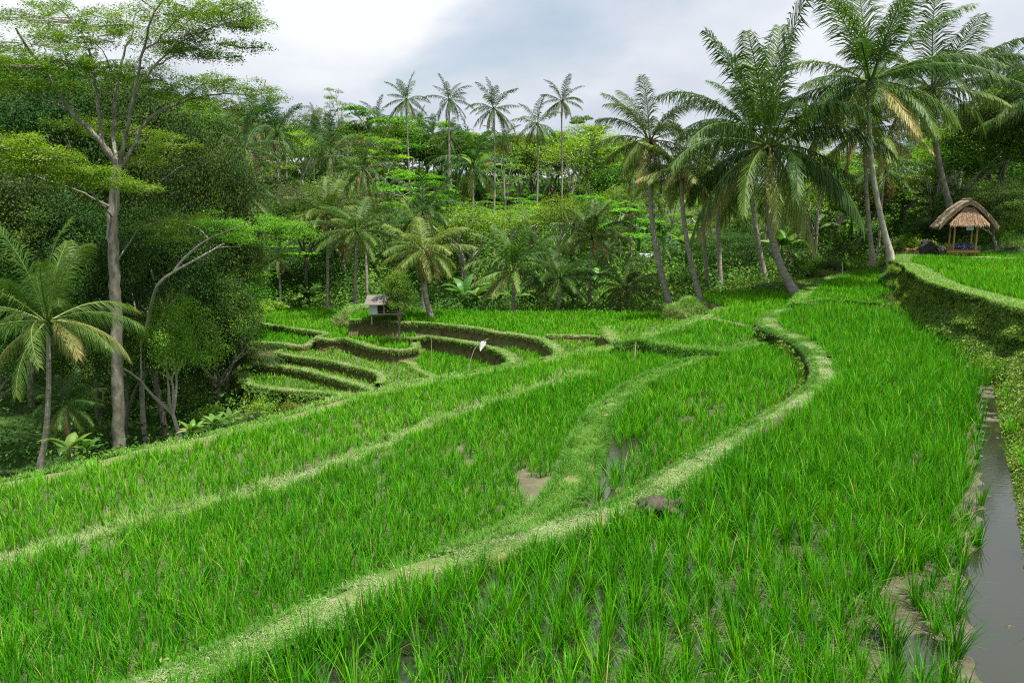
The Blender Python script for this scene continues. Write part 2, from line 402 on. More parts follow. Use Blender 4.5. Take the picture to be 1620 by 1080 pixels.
Vp = W([(1010, 538), (1035, 528), (1072, 519), (1100, 508), (1131, 495), (1153, 487)], -0.14)
F1 = W([(1258, 480), (1300, 475), (1350, 477), (1400, 481)], 0.36)           # bank of the small upper paddy
F1s = W([(1262, 480), (1280, 462), (1303, 447), (1330, 437), (1370, 428), (1412, 425)], 0.36)
Lip = smooth(np.concatenate([W([(1475, 404), (1440, 405), (1412, 408), (1408, 414), (1424, 418), (1448, 434), (1478, 450), (1522, 463), (1567, 475), (1620, 492)], 1.58, 2.0), np.array([(10.6, 13.2, 1.58), (8.6, 8.8, 1.58), (6.8, 4.5, 1.58), (6.0, 1.5, 1.58)])]), 0.3)
Foot = smooth(np.concatenate([W([(1450, 445), (1420, 455), (1404, 475), (1404, 491), (1448, 525), (1507, 567), (1567, 617)], 0, 2.0), G(np.array([1576, 1587, 1596, 1602, 1608]), np.array([680, 760, 860, 950, 1060]), 0), np.array([(4.4, 5.0, 0), (4.1, 1.5, 0)])]), 0.25)
# lower terraces
Bp = W([(553, 505), (600, 506), (645, 509), (690, 511), (710, 513), (750, 518), (793, 525), (847, 533), (870, 543), (885, 556), (880, 566)], -1.22)
S1b = W([(865, 530), (900, 530), (954, 532)], -1.2)
TEb = W([(961, 516), (966, 528), (980, 541)], -0.72)
Cp = W([(640, 534), (657, 534), (680, 531), (730, 539), (773, 547), (800, 558), (812, 569), (800, 582)], -1.8)
Ap = W([(395, 508), (407, 510), (460, 518), (517, 527), (500, 533), (520, 536), (547, 535), (575, 543), (605, 551), (640, 553), (657, 548), (655, 536)], -2.0)
Dp = W([(612, 553), (606, 558), (622, 567), (650, 574), (658, 582), (690, 598)], -2.48)
Ep = W([(455, 551), (441, 556), (470, 563), (527, 571), (560, 579), (597, 588), (606, 598), (600, 606)], -2.5)
Fp = W([(412, 566), (403, 573), (430, 577), (470, 581), (517, 593), (553, 603), (593, 615), (625, 622)], -2.85)
Ap2 = W([(395, 540), (440, 542), (480, 546), (500, 536)], -2.3)
Gp = W([(380, 588), (398, 605), (450, 615), (520, 620), (590, 627)], -3.22)
AK = [-1.3, -0.7, -0.45, -0.33, -0.2, -0.1, 0, 0.1, 0.16, 0.25, 0.34, 0.40, 0.45, 0.52, 0.65, 1.3]
YK = [0, 14, 20, 26, 34, 42, 50, 60, 80, 100, 150, 260, 500]
HT = np.array([
 [-1.8, -2.0, -3.5, -4.8, -3.5, 0.5, 4.0, 7.0, 11, 14, 17, 22, 30],
 [-1.8, -1.9, -3.4, -5.0, -4.6, 0.0, 4.5, 7.5, 11, 14, 17, 22, 30],
 [-1.8, -1.9, -3.4, -4.9, -5.4, -4.0, -0.2, 3.5, 8, 11, 14, 20, 28],
 [-1.8, -1.9, -3.0, -4.0, -4.3, -4.3, -2.4, 1.0, 5, 8.5, 12, 18, 26],
 [-1.8, -1.6, -1.9, -2.75, -3.8, -3.9, -2.5, 0.3, 5, 9, 12, 18, 26],
 [-1.8, -1.9, -2.8, -3.7, -4.0, -3.2, -2.1, 0.0, 4, 7.5, 10, 16, 26],
 [-1.8, -1.8, -2.3, -3.1, -3.3, -2.3, -1.7, -0.2, 3, 6, 9, 14, 26],
 [-1.8, -1.8, -1.9, -2.2, -2.2, -2.0, -1.6, -0.5, 3, 7, 9, 12, 24],
 [-1.8, -1.7, -1.7, -1.9, -1.9, -1.9, -1.5, -0.8, 1, 3, 5, 8, 22],
 [-1.8, -1.6, -1.6, -1.6, -1.6, -1.5, -1.2, -0.8, -0.5, -0.3, 1, 5, 22],
 [-1.8, -1.4, -1.3, -1.2, -1.0, -0.6, -0.4, -0.3, -0.2, 0, 1.5, 5, 22],
 [-1.8, -1.2, -1.0, -0.8, -0.6, -0.2, -0.1, 0.5, 1.5, 3, 5, 10, 24],
 [-1.8, -1.2, -0.8, -0.5, -0.3, -0.1, 0.0, 1.5, 3.5, 5, 7, 12, 24],
 [-1.8, -1.0, -0.5, 0.0, 0.6, 1.3, 1.9, 3.4, 5.5, 7.5, 10, 15, 24],
 [-1.0, -0.5, 0.3, 1.0, 1.2, 1.5, 3.2, 6.0, 9.5, 12.5, 14, 18, 26],
 [-1.0, 0.3, 1.0, 1.2, 1.3, 3.0, 5.5, 8, 11, 14, 16, 20, 26]])
def base_z(x, y):
    x = np.asarray(x, float); y = np.asarray(y, float)
    a = np.clip(x / np.maximum(y, 3), AK[0], AK[-1] - 1e-6); yy = np.clip(y, 0, 499.9)
    i = np.clip(np.searchsorted(AK, a, side='right') - 1, 0, len(AK) - 2); j = np.clip(np.searchsorted(YK, yy, side='right') - 1, 0, len(YK) - 2)
    ak, yk = np.array(AK), np.array(YK)
    u = (a - ak[i]) / (ak[i + 1] - ak[i]); v = (yy - yk[j]) / (yk[j + 1] - yk[j])
    u = u * u * (3 - 2 * u)
    z = (HT[i, j] * (1 - u) + HT[i + 1, j] * u) * (1 - v) + (HT[i, j + 1] * (1 - u) + HT[i + 1, j + 1] * u) * v
    amp = np.clip((y - 50) / 40, 0.08, 1) * 2.2
    return z + (fbm(x * 0.09, y * 0.09, 3) - 0.5) * amp

P3 = lambda *a: np.concatenate([np.asarray(p)[:, :2] for p in a])
def pj(px, z): a = np.array(px, float); return G(a[:, 0], a[:, 1], z)
iM = int(np.argmin(np.linalg.norm(S[:, :2] - Mp[0, :2], axis=1)))
iE = int(np.argmin(np.linalg.norm(S[:, :2] - Mp[-1, :2], axis=1)))
POLY = {}
iF = int(np.argmin(np.linalg.norm(Foot[:, :2] - G(1404, 491, 0)[:2], axis=1)))
POLY['T0'] = (P3(S, F1 + 0, Foot[iF:] + np.array([0.45, 0, 0]), np.array([(3, 1.0, 0), (-4, 1.0, 0), (-5, 4, 0)])), z0)
POLY['TL'] = (P3(S[:iM], Mp[:int(len(Mp) * 0.8)], pj([(1100, 560), (980, 560)], zL), K[::-1], np.array([(-12, 5, 0), (-5, 3.2, 0)])), zL)
POLY['TL2'] = (P3(K, pj([(985, 585), (990, 550)], zL2), Le[::-1], np.array([(-16, 9, 0), (-12, 6, 0)])), zL2)
POLY['TM'] = (P3(Mp, S[iM:iE][::-1]), zM)
POLY['TC'] = (P3(Np, pj([(1198, 545), (1225, 530), (1212, 510)], zC), Q, Vp[int(len(Vp) * 0.7)::-1]), zC)
POLY['TD'] = (P3(Vp[int(len(Vp) * 0.6):], pj([(1120, 478), (1112, 470), (1160, 464), (1215, 464), (1262, 467), (1262, 486), (1232, 498), (1212, 512)], zD), Q), zD)
POLY['TE'] = (P3(TEb, Vp[:int(len(Vp) * 0.7)], pj([(1075, 507), (1000, 508)], -0.8)), -0.8)
POLY['S1'] = (P3(S1b, pj([(985, 545), (985, 590), (880, 590)], -1.45), Bp[-1:], Bp[int(len(Bp) * 0.84):][::-1]), -1.45)
POLY['B'] = (P3(Bp[:int(len(Bp) * 0.88)], S1b, pj([(1000, 530), (1085, 508), (1080, 501), (1040, 499), (900, 497), (700, 495), (560, 494)], -1.32)), -1.32)
POLY['C'] = (P3(Cp, pj([(830, 600), (900, 580), (895, 530), (800, 505), (700, 500), (640, 503), (640, 520)], -1.9)), -1.9)
POLY['A'] = (P3(Ap, pj([(660, 520), (640, 505), (560, 495), (500, 491), (440, 488), (405, 490), (385, 500)], -2.1)), -2.1)
POLY['A2'] = (P3(Ap2, pj([(530, 540), (540, 525), (460, 510), (400, 505), (380, 520)], -2.4)), -2.4)
POLY['D'] = (P3(Dp, pj([(760, 605), (850, 590), (820, 560), (700, 530), (640, 530)], -2.6)), -2.6)
POLY['E'] = (P3(Ep, pj([(700, 610), (680, 560), (600, 540), (500, 530), (430, 535), (420, 548)], -2.62)), -2.62)
POLY['F'] = (P3(Fp, pj([(680, 620), (640, 580), (520, 550), (440, 545), (395, 555)], -2.97)), -2.97)
POLY['G'] = (P3(pj([(380, 590), (400, 612), (450, 618), (520, 622), (600, 628), (640, 640), (640, 590), (500, 570), (390, 570)], -3.3)), -3.3)
POLY['T1'] = (P3(F1, pj([(1406, 478)], z1), pj([(1412, 440), (1412, 424)], z1), F1s[::-1]), z1)
POLY['U'] = (P3(Lip, np.array([(30, 1, 0), (60, 20, 0), (60, 45, 0), (38, 44, 0)]), pj([(1560, 405), (1480, 403), (1420, 406)], zU)), zU)

def grid_in(poly, s, shrink=None):
    mn, mx_ = poly.min(0) - s, poly.max(0) + s
    nx, ny = int((mx_[0] - mn[0]) / s) + 2, int((mx_[1] - mn[1]) / s) + 2
    X, Y = np.meshgrid(mn[0] + np.arange(nx) * s, mn[1] + np.arange(ny) * s, indexing='ij')
    P = np.stack([X, Y], -1)
    return P, inside(P, poly)
def clip_near(P): return P[..., 1] > 1.5
def sheet(poly, z, s, mat, name, amp=0.0, zf=None, skirt=1.2):
    P, ins = grid_in(poly, s)
    idx = -np.ones(ins.shape, int)
    c = ins[:-1, :-1] & ins[1:, :-1] & ins[:-1, 1:] & ins[1:, 1:]
    use = np.zeros(ins.shape, bool)
    for a in (0, 1):
        for b in (0, 1): use[a:a + c.shape[0], b:b + c.shape[1]] |= c
    idx[use] = np.arange(use.sum())
    Z = np.full(ins.shape, z) + (amp * (fbm(P[..., 0] * 1.7, P[..., 1] * 1.7, 1) - 0.5) * 2 if amp else 0)
    if zf is not None: Z = zf(P, Z)
    V = np.stack([P[..., 0], P[..., 1], Z], -1)[use]
    i, j = np.nonzero(c)
    F = np.stack([idx[i, j], idx[i + 1, j], idx[i + 1, j + 1], idx[i, j + 1]], -1)
    m = MB().add(V, F)
    o = m.build(name, mat, smooth_=True)
    tag(o, kind='structure')
    # earth skirt round the edge
    n = len(poly); area = 0.5 * np.sum(poly[:, 0] * np.roll(poly[:, 1], -1) - np.roll(poly[:, 0], -1) * poly[:, 1])
    return o
def skirt(poly, z, drop, name='terrace_bank'):
    p = smooth(poly, 0.5, True) if len(poly) < 30 else poly
    n = len(p); T = np.roll(p, -1, 0) - np.roll(p, 1, 0); T /= np.linalg.norm(T, axis=1)[:, None] + 1e-9
    area = np.sum(p[:, 0] * np.roll(p[:, 1], -1) - np.roll(p[:, 0], -1) * p[:, 1])
    nn = np.stack([T[:, 1], -T[:, 0]], -1) * (1 if area > 0 else -1)
    rings = []
    for off, dz in ((-0.15, -0.03), (0.02, -0.1), (0.08, -drop * 0.5), (0.25 * drop, -drop)):
        j = (fbm(p[:, 0] * 1.3, p[:, 1] * 1.3 + dz * 2, 9) - 0.5) * 0.25
        q = p + nn * (off + j)[:, None] if np.ndim(off + j) else p + nn * off
        rings.append(np.concatenate([q, np.full((n, 1), z + dz)], 1))
    V = np.concatenate(rings); F = []
    i = np.arange(n); i2 = (i + 1) % n
    for k in range(3): F.append(np.stack([k * n + i, k * n + i2, (k + 1) * n + i2, (k + 1) * n + i], -1))
    o = MB().add(V, np.concatenate(F)).build(name, EARTH, smooth_=True)
    return tag(o, kind='structure')
def ribbon(path, width, zl, zr, name='terrace_bank', batter=0.13, mat=EARTH, seed=0, wob=0.3, mb=None, lump=0.08):
    """raised earth bank along a path; left and right sides drop to zl and zr"""
    P = np.asarray(path); n = len(P)
    T = np.gradient(P[:, :2], axis=0); T /= np.linalg.norm(T, axis=1)[:, None] + 1e-9
    nn = np.stack([-T[:, 1], T[:, 0]], -1)          # left
    wv = (width if np.ndim(width) else np.full(n, width)) * (1 + wob * 2 * (fbm(P[:, 0] * 0.9, P[:, 1] * 0.9, seed) - 0.5))
    zt = P[:, 2] + 0.04 * (fbm(P[:, 0] * 1.1, P[:, 1] * 1.1, seed + 3) - 0.5)
    rows = []
    for side, zb in ((1, zl), (-1, zr)):
        hgt = zt - zb
        lst = [(0.5, -hgt - 0.15, batter), (0.5, -hgt * 0.6, -batter * 0.1), (0.5, -np.minimum(0.2, hgt * 0.45), -batter * 0.7), (0.5, -0.07, 0.02), (0.32, -0.008, 0), (0.14, 0.005, 0)]
        seq = lst if side == 1 else lst[::-1]
        for k, (fr, dz, ex) in enumerate(seq):
            ph = (5 - k if side == 1 else k) + (10 if side < 0 else 0)
            jit = lump * 2 * (fbm(P[:, 0] * 2.7 + ph * 3.1, P[:, 1] * 2.7, seed + 11) - 0.5)
            o_ = wv * fr + ex * np.clip(hgt, 0.1, 3) / 0.5 + jit * (1 if fr > 0.4 else 0.2)
            rows.append(np.concatenate([P[:, :2] + side * nn * o_[:, None], (zt + np.broadcast_to(dz, n) + jit * 0.3)[:, None]], 1))
    k = len(rows); V = np.stack(rows, 1).reshape(-1, 3)
    i = np.arange(n - 1)[:, None] * k; j = np.arange(k - 1)[None]
    F = np.stack([i + j, i + j + 1, i + k + j + 1, i + k + j], -1).reshape(-1, 4)
    o = MB().add(V, F).build(name, mat, smooth_=True)
    return tag(o, kind='structure')
def on_path(path, width, n, side_out=0.0, zoff=0.0):
    """random points across the top of a bank; returns points and signed offset"""
    P = np.asarray(path)
    seg = np.linalg.norm(np.diff(P[:, :2], axis=0), axis=1); cum = np.concatenate([[0], np.cumsum(seg)])
    s = rng.uniform(0, cum[-1], n)
    q = np.stack([np.interp(s, cum, P[:, k]) for k in range(3)], -1)
    T = np.gradient(P[:, :2], axis=0); T /= np.linalg.norm(T, axis=1)[:, None] + 1e-9
    tx, ty = np.interp(s, cum, T[:, 0]), np.interp(s, cum, T[:, 1])
    wv = np.interp(s, cum, width) if np.ndim(width) else width
    u = rng.uniform(-0.5 - side_out, 0.5 + side_out, n)
    q[:, 0] += -ty * u * wv; q[:, 1] += tx * u * wv
    q[:, 2] += zoff - np.clip(np.abs(u) - 0.42, 0, 1) * 0.9 * wv
    return q, u, s
def plen(path): return np.linalg.norm(np.diff(np.asarray(path)[:, :2], axis=0), axis=1).sum()
def in_view(P, m=60):
    x, y = PX(P)
    return (x > -m - 250) & (x < 1620 + m + 250) & (y > -m) & (y < 1080 + m + 150) & (P[:, 1] > 1)

# terrain
def make_terrain():
    ys = np.concatenate([np.arange(-6, 60, 1.0), np.arange(60, 140, 2.5), np.arange(140, 520, 20)])
    m = MB()
    nx = 150
    u = np.linspace(-1, 1, nx); u = np.sign(u) * np.abs(u) ** 1.1
    X = np.stack([u * (28 + 1.25 * max(y, 0)) for y in ys]); Y = np.repeat(ys[:, None], nx, 1)
    Z = base_z(X, Y)
    V = np.stack([X, Y, Z], -1).reshape(-1, 3)
    i = np.arange(len(ys) - 1)[:, None] * nx; j = np.arange(nx - 1)[None]
    F = np.stack([i + j, i + j + 1, i + nx + j + 1, i + nx + j], -1).reshape(-1, 4)
    c = V[F].mean(1)
    cx, cy = PX(c)
    m.add(V, F)
    slope = (((cx > 880) & (cx < 1240) & (c[:, 1] > 40) & (c[:, 1] < 66)) | ((c[:, 1] > 29) & (c[:, 1] < 46) & (cx > 380) & (cx < 900))).astype(int)
    m.mi[4][0] = slope
    tag(m.build('ground', [FLOOR, SLOPE], smooth_=True), kind='structure')
make_terrain()

# paddy floors
def mud0(P, Z):
    sh = P.shape[:2]
    d = dist(P.reshape(-1, 2), Foot).reshape(sh)
    dS = dist(P.reshape(-1, 2), S).reshape(sh)
    yy = P[..., 1]
    wdt = np.interp(yy, [4, 7.5, 9.5, 14, 18, 22], [0.5, 0.46, 0.38, 0.30, 0.2, 0.0]) + 0.16 * (fbm(P[..., 0] * 0.9, yy * 0.9, 2) - 0.5)
    chan = np.clip((wdt - d) / 0.12, 0, 1) * np.clip(d / 0.15, 0, 1)
    Z = Z + 0.05 * (fbm(P[..., 0] * 4, P[..., 1] * 4, 8) - 0.5) + 0.004 - np.interp(yy, [7.5, 9.5], [0.03, 0.085]) * chan + 0.012 * np.clip(1 - np.abs(d - wdt - 0.12) / 0.25, 0, 1) * (wdt > 0)
    return Z - 0.07 * np.clip(1 - dS / 2.6, 0, 1) * (yy < 13)
POLY_T0, _ = POLY['T0']
sheet(POLY_T0, 0.0, 0.07, MUD, 'paddy_mud', 0.045, mud0)
sheet(POLY_T0, 0.0, 0.12, WATER, 'paddy_water')
def mudM(P, Z):
    d = dist(P.reshape(-1, 2), Mp).reshape(P.shape[:2])
    return Z - 0.04 * np.clip(1.3 - d, 0, 1) + 0.01
sheet(POLY['TM'][0], zM, 0.12, MUD, 'paddy_mud', 0.045, mudM)
sheet(POLY['TM'][0], zM, 0.1, WATER, 'paddy_water')
sheet(POLY['TL'][0], zL, 0.15, MUDDRY, 'paddy_mud', 0.03)
sheet(POLY['TL2'][0], zL2, 0.2, MUDDRY, 'paddy_mud', 0.03)
for k in ('TC', 'TD', 'TE', 'S1', 'B', 'C', 'A', 'A2', 'D', 'E', 'F', 'G', 'T1', 'U'):
    p, z = POLY[k]
    sheet(p, z, 0.3, MUD if k in ('TE', 'S1', 'F', 'G') else MUDDRY, 'paddy_mud', 0.03)
for k, drop in (('TD', 1.3), ('TC', 0.7), ('TE', 0.9), ('B', 0.9), ('A', 0.8), ('A2', 0.6), ('C', 1.0), ('D', 0.8), ('E', 0.7), ('F', 0.8), ('G', 1.2), ('T1', 0.8), ('TL2', 1.6), ('U', 1.2)):
    if k == 'U': continue
    skirt(POLY[k][0], POLY[k][1], drop)

# banks: (path, width, z left, z right)
wS = np.interp(np.linspace(0, 1, len(S)), [0, 0.25, 0.5, 0.7, 0.85, 1], [0.5, 0.46, 0.46, 0.62, 0.74, 0.7])
wM = np.interp(np.linspace(0, 1, len(Mp)), [0, 0.2, 0.5, 0.8, 1], [0.42, 0.5, 0.52, 0.55, 0.45])
BANKS = [
 (S, wS, zM, z0, 1), (Mp, wM, zL, zM, 2), (K, 0.26, zL2, zL, 3), (Le, 0.7, -1.6, zL2, 4), (Np, 0.5, zC, -0.75, 5),
 (Q, 0.25, zC, zD, 6), (Vp, 0.5, -0.9, zC, 7), (F1, 0.35, z1, -0.05, 8), (F1s, 0.4, -0.4, z1, 9),
 (Bp, 0.34, -1.32, -2.0, 10), (S1b, 0.35, -1.32, -1.5, 11), (TEb, 0.6, -0.8, -1.5, 12), (Cp, 0.38, -1.9, -2.75, 13),
 (Ap, 0.3, -2.1, -2.75, 14), (Ap2, 0.4, -2.4, -2.8, 15), (Dp, 0.32, -2.6, -2.9, 16), (Ep, 0.28, -2.62, -3.1, 17), (Fp, 0.34, -2.97, -3.5, 18), (Gp, 0.45, -3.3, -4.3, 19)]
for p, wd, zl, zr, sd_ in BANKS: ribbon(p, wd, zl, zr, seed=sd_)

for pts, zz in (([(880, 482, 46.5), (950, 480, 47), (1060, 484, 46)], 0), ([(900, 464, 51), (970, 462, 52), (1060, 466, 50), (1200, 466, 49)], 1), ([(930, 448, 57), (1000, 446, 58), (1080, 450, 56)], 2)):
    pth = smooth(np.array([AT(*p) for p in pts]), 0.4)
    BANKS.append((pth, 0.9, pth[0, 2] - 0.1, pth[0, 2] - 1.0, 30 + zz)); ribbon(pth, 0.9, pth[:, 2] - 0.15, pth[:, 2] - 0.9, seed=30 + zz)
# the high bank on the right: lip, face, foot
def right_bank():
    n = 260
    s = np.linspace(0, 1, n)
    def rs(P):
        c = np.concatenate([[0], np.cumsum(np.linalg.norm(np.diff(P, axis=0), axis=1))]); c /= c[-1]
        return np.stack([np.interp(s, c, P[:, k]) for k in range(3)], -1)
    A, B = rs(Lip), rs(Foot)
    T = np.gradient(A[:, :2], axis=0); T /= np.linalg.norm(T, axis=1)[:, None]
    nrm = np.stack([T[:, 1], -T[:, 0]], -1)
    if (nrm[100] * (B[100, :2] - A[100, :2])).sum() < -10: nrm = -nrm
    m = 22; rows = []
    inw = np.stack([-T[:, 1], T[:, 0]], -1)
    side = np.sign((inw * (np.array([[30, 20]]) - A[:, :2])).sum(1))[:, None]
    inw = inw * side
    rows.append(np.concatenate([A[:, :2] + inw * 1.0, np.full((n, 1), zU - 0.05)], 1))
    rows.append(np.concatenate([A[:, :2] + inw * 0.6, np.full((n, 1), zU + 0.06)], 1))
    rows.append(np.concatenate([A[:, :2] + inw * 0.2, A[:, 2:] + 0.0], 1))
    for k in range(m):
        t = k / (m - 1)
        q = A * (1 - t) + B * t
        z = A[:, 2] * (1 - t) + (-0.12) * t
        und = -0.24 * (math.sin(math.pi * 0.5 * min(1, t / 0.28)) if t < 0.28 else (1 - (t - 0.28) / 0.72) ** 0.9)
        nz_ = (fbm(s * 26 + 0.5 * t, t * 4 + s * 3, 21) - 0.5) * 0.55 + (fbm(s * 90, t * 14, 22) - 0.5) * 0.16
        off = (-und * 0.0) - nz_ * math.sin(math.pi * min(1, 0.12 + t)) 
        xy = q[:, :2] + inw * (off + (-und))[:, None] * (1 if t < 0.97 else 0.3)
        rows.append(np.concatenate([xy, z[:, None]], 1))
    V = np.stack(rows, 1); k = len(rows)
    i = np.arange(n - 1)[:, None] * k; j = np.arange(k - 1)[None]
    F = np.stack([i + j, i + j + 1, i + k + j + 1, i + k + j], -1).reshape(-1, 4)
    o = MB().add(V.reshape(-1, 3), F).build('terrace_bank', EARTH, smooth_=True)
    tag(o, kind='structure')
    # end wall towards the far side
    return V, inw
RB, RBin = right_bank()

# bare mud patch on the path and earth mound under the leaning palms
MOUNDS = []
def mound(c, r, name='earth_mound', mat=EARTH, seed=1, lump=0.35):
    V, F = ball(c, r, 26, 16, lump, seed); MOUNDS.append((V, F))
    return tag(MB().add(V, F).build(name, mat, smooth_=True), kind='structure')
mound(tuple(G(1090, 503, -0.95)), (1.0, 1.5, 0.8), seed=4)
mound(tuple(AT(1235, 468, 41)), (1.6, 1.3, 0.7), seed=8)
mound(tuple(AT(1350, 436, 47.5)), (2.6, 1.0, 0.55), seed=9)
mound(tuple(AT(585, 513, 41)), (1.8, 1.5, 0.9), seed=11)
pm = G(np.array([1205, 1215, 1232, 1250, 1252, 1240, 1222, 1206]), np.array([684, 672, 661, 653, 658, 668, 680, 688]), 0.155)
mm = MB(); cpt = pm.mean(0); cpt[2] += 0.06
ring = smooth(pm, 0.08, True); n = len(ring); ring[:, 2] += 0.01
mid = cpt + (ring - cpt) * 0.6; mid[:, 2] = 0.20 + 0.02 * (fbm(mid[:, 0] * 8, mid[:, 1] * 8) - 0.5)
V = np.concatenate([ring, mid, cpt[None]]); i = np.arange(n); i2 = (i + 1) % n
mm.add(V, np.stack([i, i2, n + i2, n + i], -1)); mm.add(V, np.stack([n + i, n + i2, np.full(n, 2 * n)], -1))
tag(mm.build('bare_mud_patch', MUDDRY, smooth_=True), kind='structure')

# ------------------------------------------------------------------ rice
def height_over(P):
    return None
def rice_points(poly, sx, sy, ang, keep=1.0, jit=0.25):
    c, s_ = math.cos(ang), math.sin(ang)
    Rm = np.array([[c, -s_], [s_, c]])
    q = poly @ Rm
    mn, mx_ = q.min(0), q.max(0)
    X, Y = np.meshgrid(np.arange(mn[0], mx_[0], sx), np.arange(mn[1], mx_[1], sy), indexing='ij')
    P = np.stack([X.ravel(), Y.ravel()], -1)
    P += rng.normal(0, 1, P.shape) * np.array([sx, sy]) * jit * 0.6
    P[:, 0] += 0.25 * sx * np.sin(P[:, 1] * 1.3)
    P = P @ Rm.T
    P = P[rng.random(len(P)) < keep]
    return P[inside(P, poly)]
def rice(name, label, key, sx, sy, ang, hgt, nb, wid, clear, keep=1.0, tint=(0.45, 0.16), extra=None, dens=None):
    poly, z = POLY[key]
    P = rice_points(poly, sx, sy, ang, keep)
    for path, d in clear: P = P[dist(P, path) > d]
    if dens is not None: P = P[rng.random(len(P)) < dens(P)]
    P = np.concatenate([P, np.full((len(P), 1), z - 0.02)], 1)
    P = P[in_view(P + np.array([0, 0, 0.2]), 700 if key == 'U' else 90)]
    D = np.linalg.norm(P[:, :2], axis=1)
    # thin out far rows, widen blades instead
    mb = MB()
    vig = 0.75 + 0.5 * fbm(P[:, 0] * 0.45, P[:, 1] * 0.45, 31)
    for lo, hi, nbl, ns, wm in ((0, 9, nb, 4, 1.0), (9, 15, int(nb * 0.85), 3, 1.25), (15, 24, int(nb * 0.62), 3, 1.8), (24, 34, int(nb * 0.42), 2, 2.6), (34, 80, max(5, int(nb * 0.28)), 2, 3.8)):
        sel = (D >= lo) & (D < hi)
        if not sel.any(): continue
        p = np.repeat(P[sel], nbl, 0); v = np.repeat(vig[sel], nbl); n = len(p)
        cr = np.repeat(rng.uniform(0.7, 1.15, sel.sum()), nbl)
        az = rng.uniform(0, 2 * np.pi, n)
        r0 = np.abs(rng.normal(0, 0.028, n)) * (1 + 0.3 * (wm - 1))
        p = p.copy(); p[:, 0] += np.cos(az) * r0; p[:, 1] += np.sin(az) * r0
        ln = hgt * v * cr * rng.uniform(0.55, 1.12, n)
        lean = np.abs(rng.normal(0.0, 0.20, n)) + 0.03
        bend = np.clip(rng.gamma(1.6, 0.28, n), 0, 2.2)
        tt = np.clip(tint[0] + rng.normal(0, tint[1], n) + np.repeat(rng.normal(0, 0.08, sel.sum()), nbl) + (1.0 - v) * 0.25, 0, 0.93)
        dead = rng.random(n) < 0.02; tt[dead] = 1.0
        mb.add(*blades(p, az, lean, bend, ln, wid * wm * rng.uniform(0.7, 1.2, n), tt - 0.06, ns, tip=0.12))
    if extra is not None: extra(mb)
    o = mb.build(name, RICE)
    return tag(o, label, 'rice', kind='stuff')
def dens0(P):
    d = dist(P, Foot); wdt = np.interp(P[:, 1], [4, 7.5, 9.5, 14, 18, 22], [0.45, 0.42, 0.36, 0.28, 0.2, 0.1])
    k = np.clip((d - wdt) / 0.3, 0.0, 1.0) ** 0.7
    k = np.where(P[:, 1] < 8, k * np.clip((d - wdt) / 1.2, 0.5, 1), k)
    dS = dist(P, S)
    k = k * np.where((P[:, 1] < 12) & (dS < 2.6) & (fbm(P[:, 0] * 1.6, P[:, 1] * 0.8, 78) < 0.48), 0.7, 1)
    return k * np.where(fbm(P[:, 0] * 0.8, P[:, 1] * 0.8, 77) > 0.3, 1, 0.7)
rice('rice_crop', 'tall bright green rice in the large wet paddy below the high right-hand bank', 'T0', 0.24, 0.14, R(-14), 0.50, 34, 0.0105, [(S, 0.27), (Foot, 0.2)], 1.0, (0.48, 0.15), dens=dens0)
def densM(P):
    d = dist(P, Mp)
    return np.where(P[:, 1] < 14.5, np.clip((d - 0.45) / 1.3, 0.15, 1), 1.0) * np.where(fbm(P[:, 0] * 0.9, P[:, 1] * 0.9, 7) > 0.35, 1, 0.5)
rice('rice_crop', 'thinner rice with water showing, in the paddy inside the S-curved bank', 'TM', 0.19, 0.15, R(-20), 0.40, 26, 0.010, [(S, 0.42), (Mp, 0.33)], 1.0, (0.56, 0.15), dens=densM)
def densL(P):
    x, y = PX(np.concatenate([P, np.full((len(P), 1), zL)], 1))
    bare = np.exp(-(((x - 850) / 40) ** 2 + ((y - 775) / 36) ** 2))
    return np.clip(1 - 1.25 * bare, 0.05, 1) * np.where(fbm(P[:, 0] * 1.1, P[:, 1] * 0.7, 17) > 0.3, 1, 0.6)
rice('rice_crop', 'short rice on drying mud in the large left foreground paddy', 'TL', 0.19, 0.125, R(-28), 0.37, 28, 0.0095, [(S, 0.3), (Mp, 0.32), (K, 0.34)], 1.0, (0.52, 0.15), dens=densL)
rice('rice_crop', 'short rice in the left paddy beyond the thin pale grass line', 'TL2', 0.19, 0.15, R(-28), 0.33, 26, 0.0095, [(K, 0.34), (Le, 0.36)], 0.93, (0.62, 0.15))
FAR = [('TC', 'bright rice in the small paddy above the dark undercut bank', 0.34, (0.55, 0.12), [(Np, 0.3), (Mp, 0.4), (S, 0.5), (Q, 0.15), (Vp, 0.25)]),
 ('TD', 'bright rice at the foot of the tall leaning palm', 0.34, (0.62, 0.12), [(Q, 0.15), (S, 0.5), (Vp, 0.25)]),
 ('T1', 'rice in the little raised paddy left of the thatched gazebo', 0.34, (0.6, 0.12), [(F1, 0.2), (F1s, 0.25)]),
 ('U', 'rice on the high terrace in front of the thatched gazebo', 0.32, (0.6, 0.12), [(Lip, 1.05)]),
 ('B', 'rice on the wide far terrace at the forest edge', 0.34, (0.6, 0.12), [(Bp, 0.3), (S1b, 0.2)]),
 ('C', 'rice in the curved terrace right of the white rag pole', 0.34, (0.62, 0.12), [(Cp, 0.35), (Bp, 0.25)]),
 ('A', 'rice on the far left terrace beside the field hut', 0.34, (0.66, 0.12), [(Ap, 0.3)]),
 ('A2', 'rice in the small far left terrace under the hut paddy', 0.3, (0.6, 0.14), [(Ap2, 0.25)]),
 ('D', 'rice in the sunken crescent paddy with the white rag pole', 0.32, (0.6, 0.12), [(Dp, 0.3), (Cp, 0.3)])]
for key, lab, h, ti, cl in FAR:
    rice('rice_crop', lab, key, 0.2, 0.17, R(-15), h, 26, 0.010, cl, 1.0, ti)
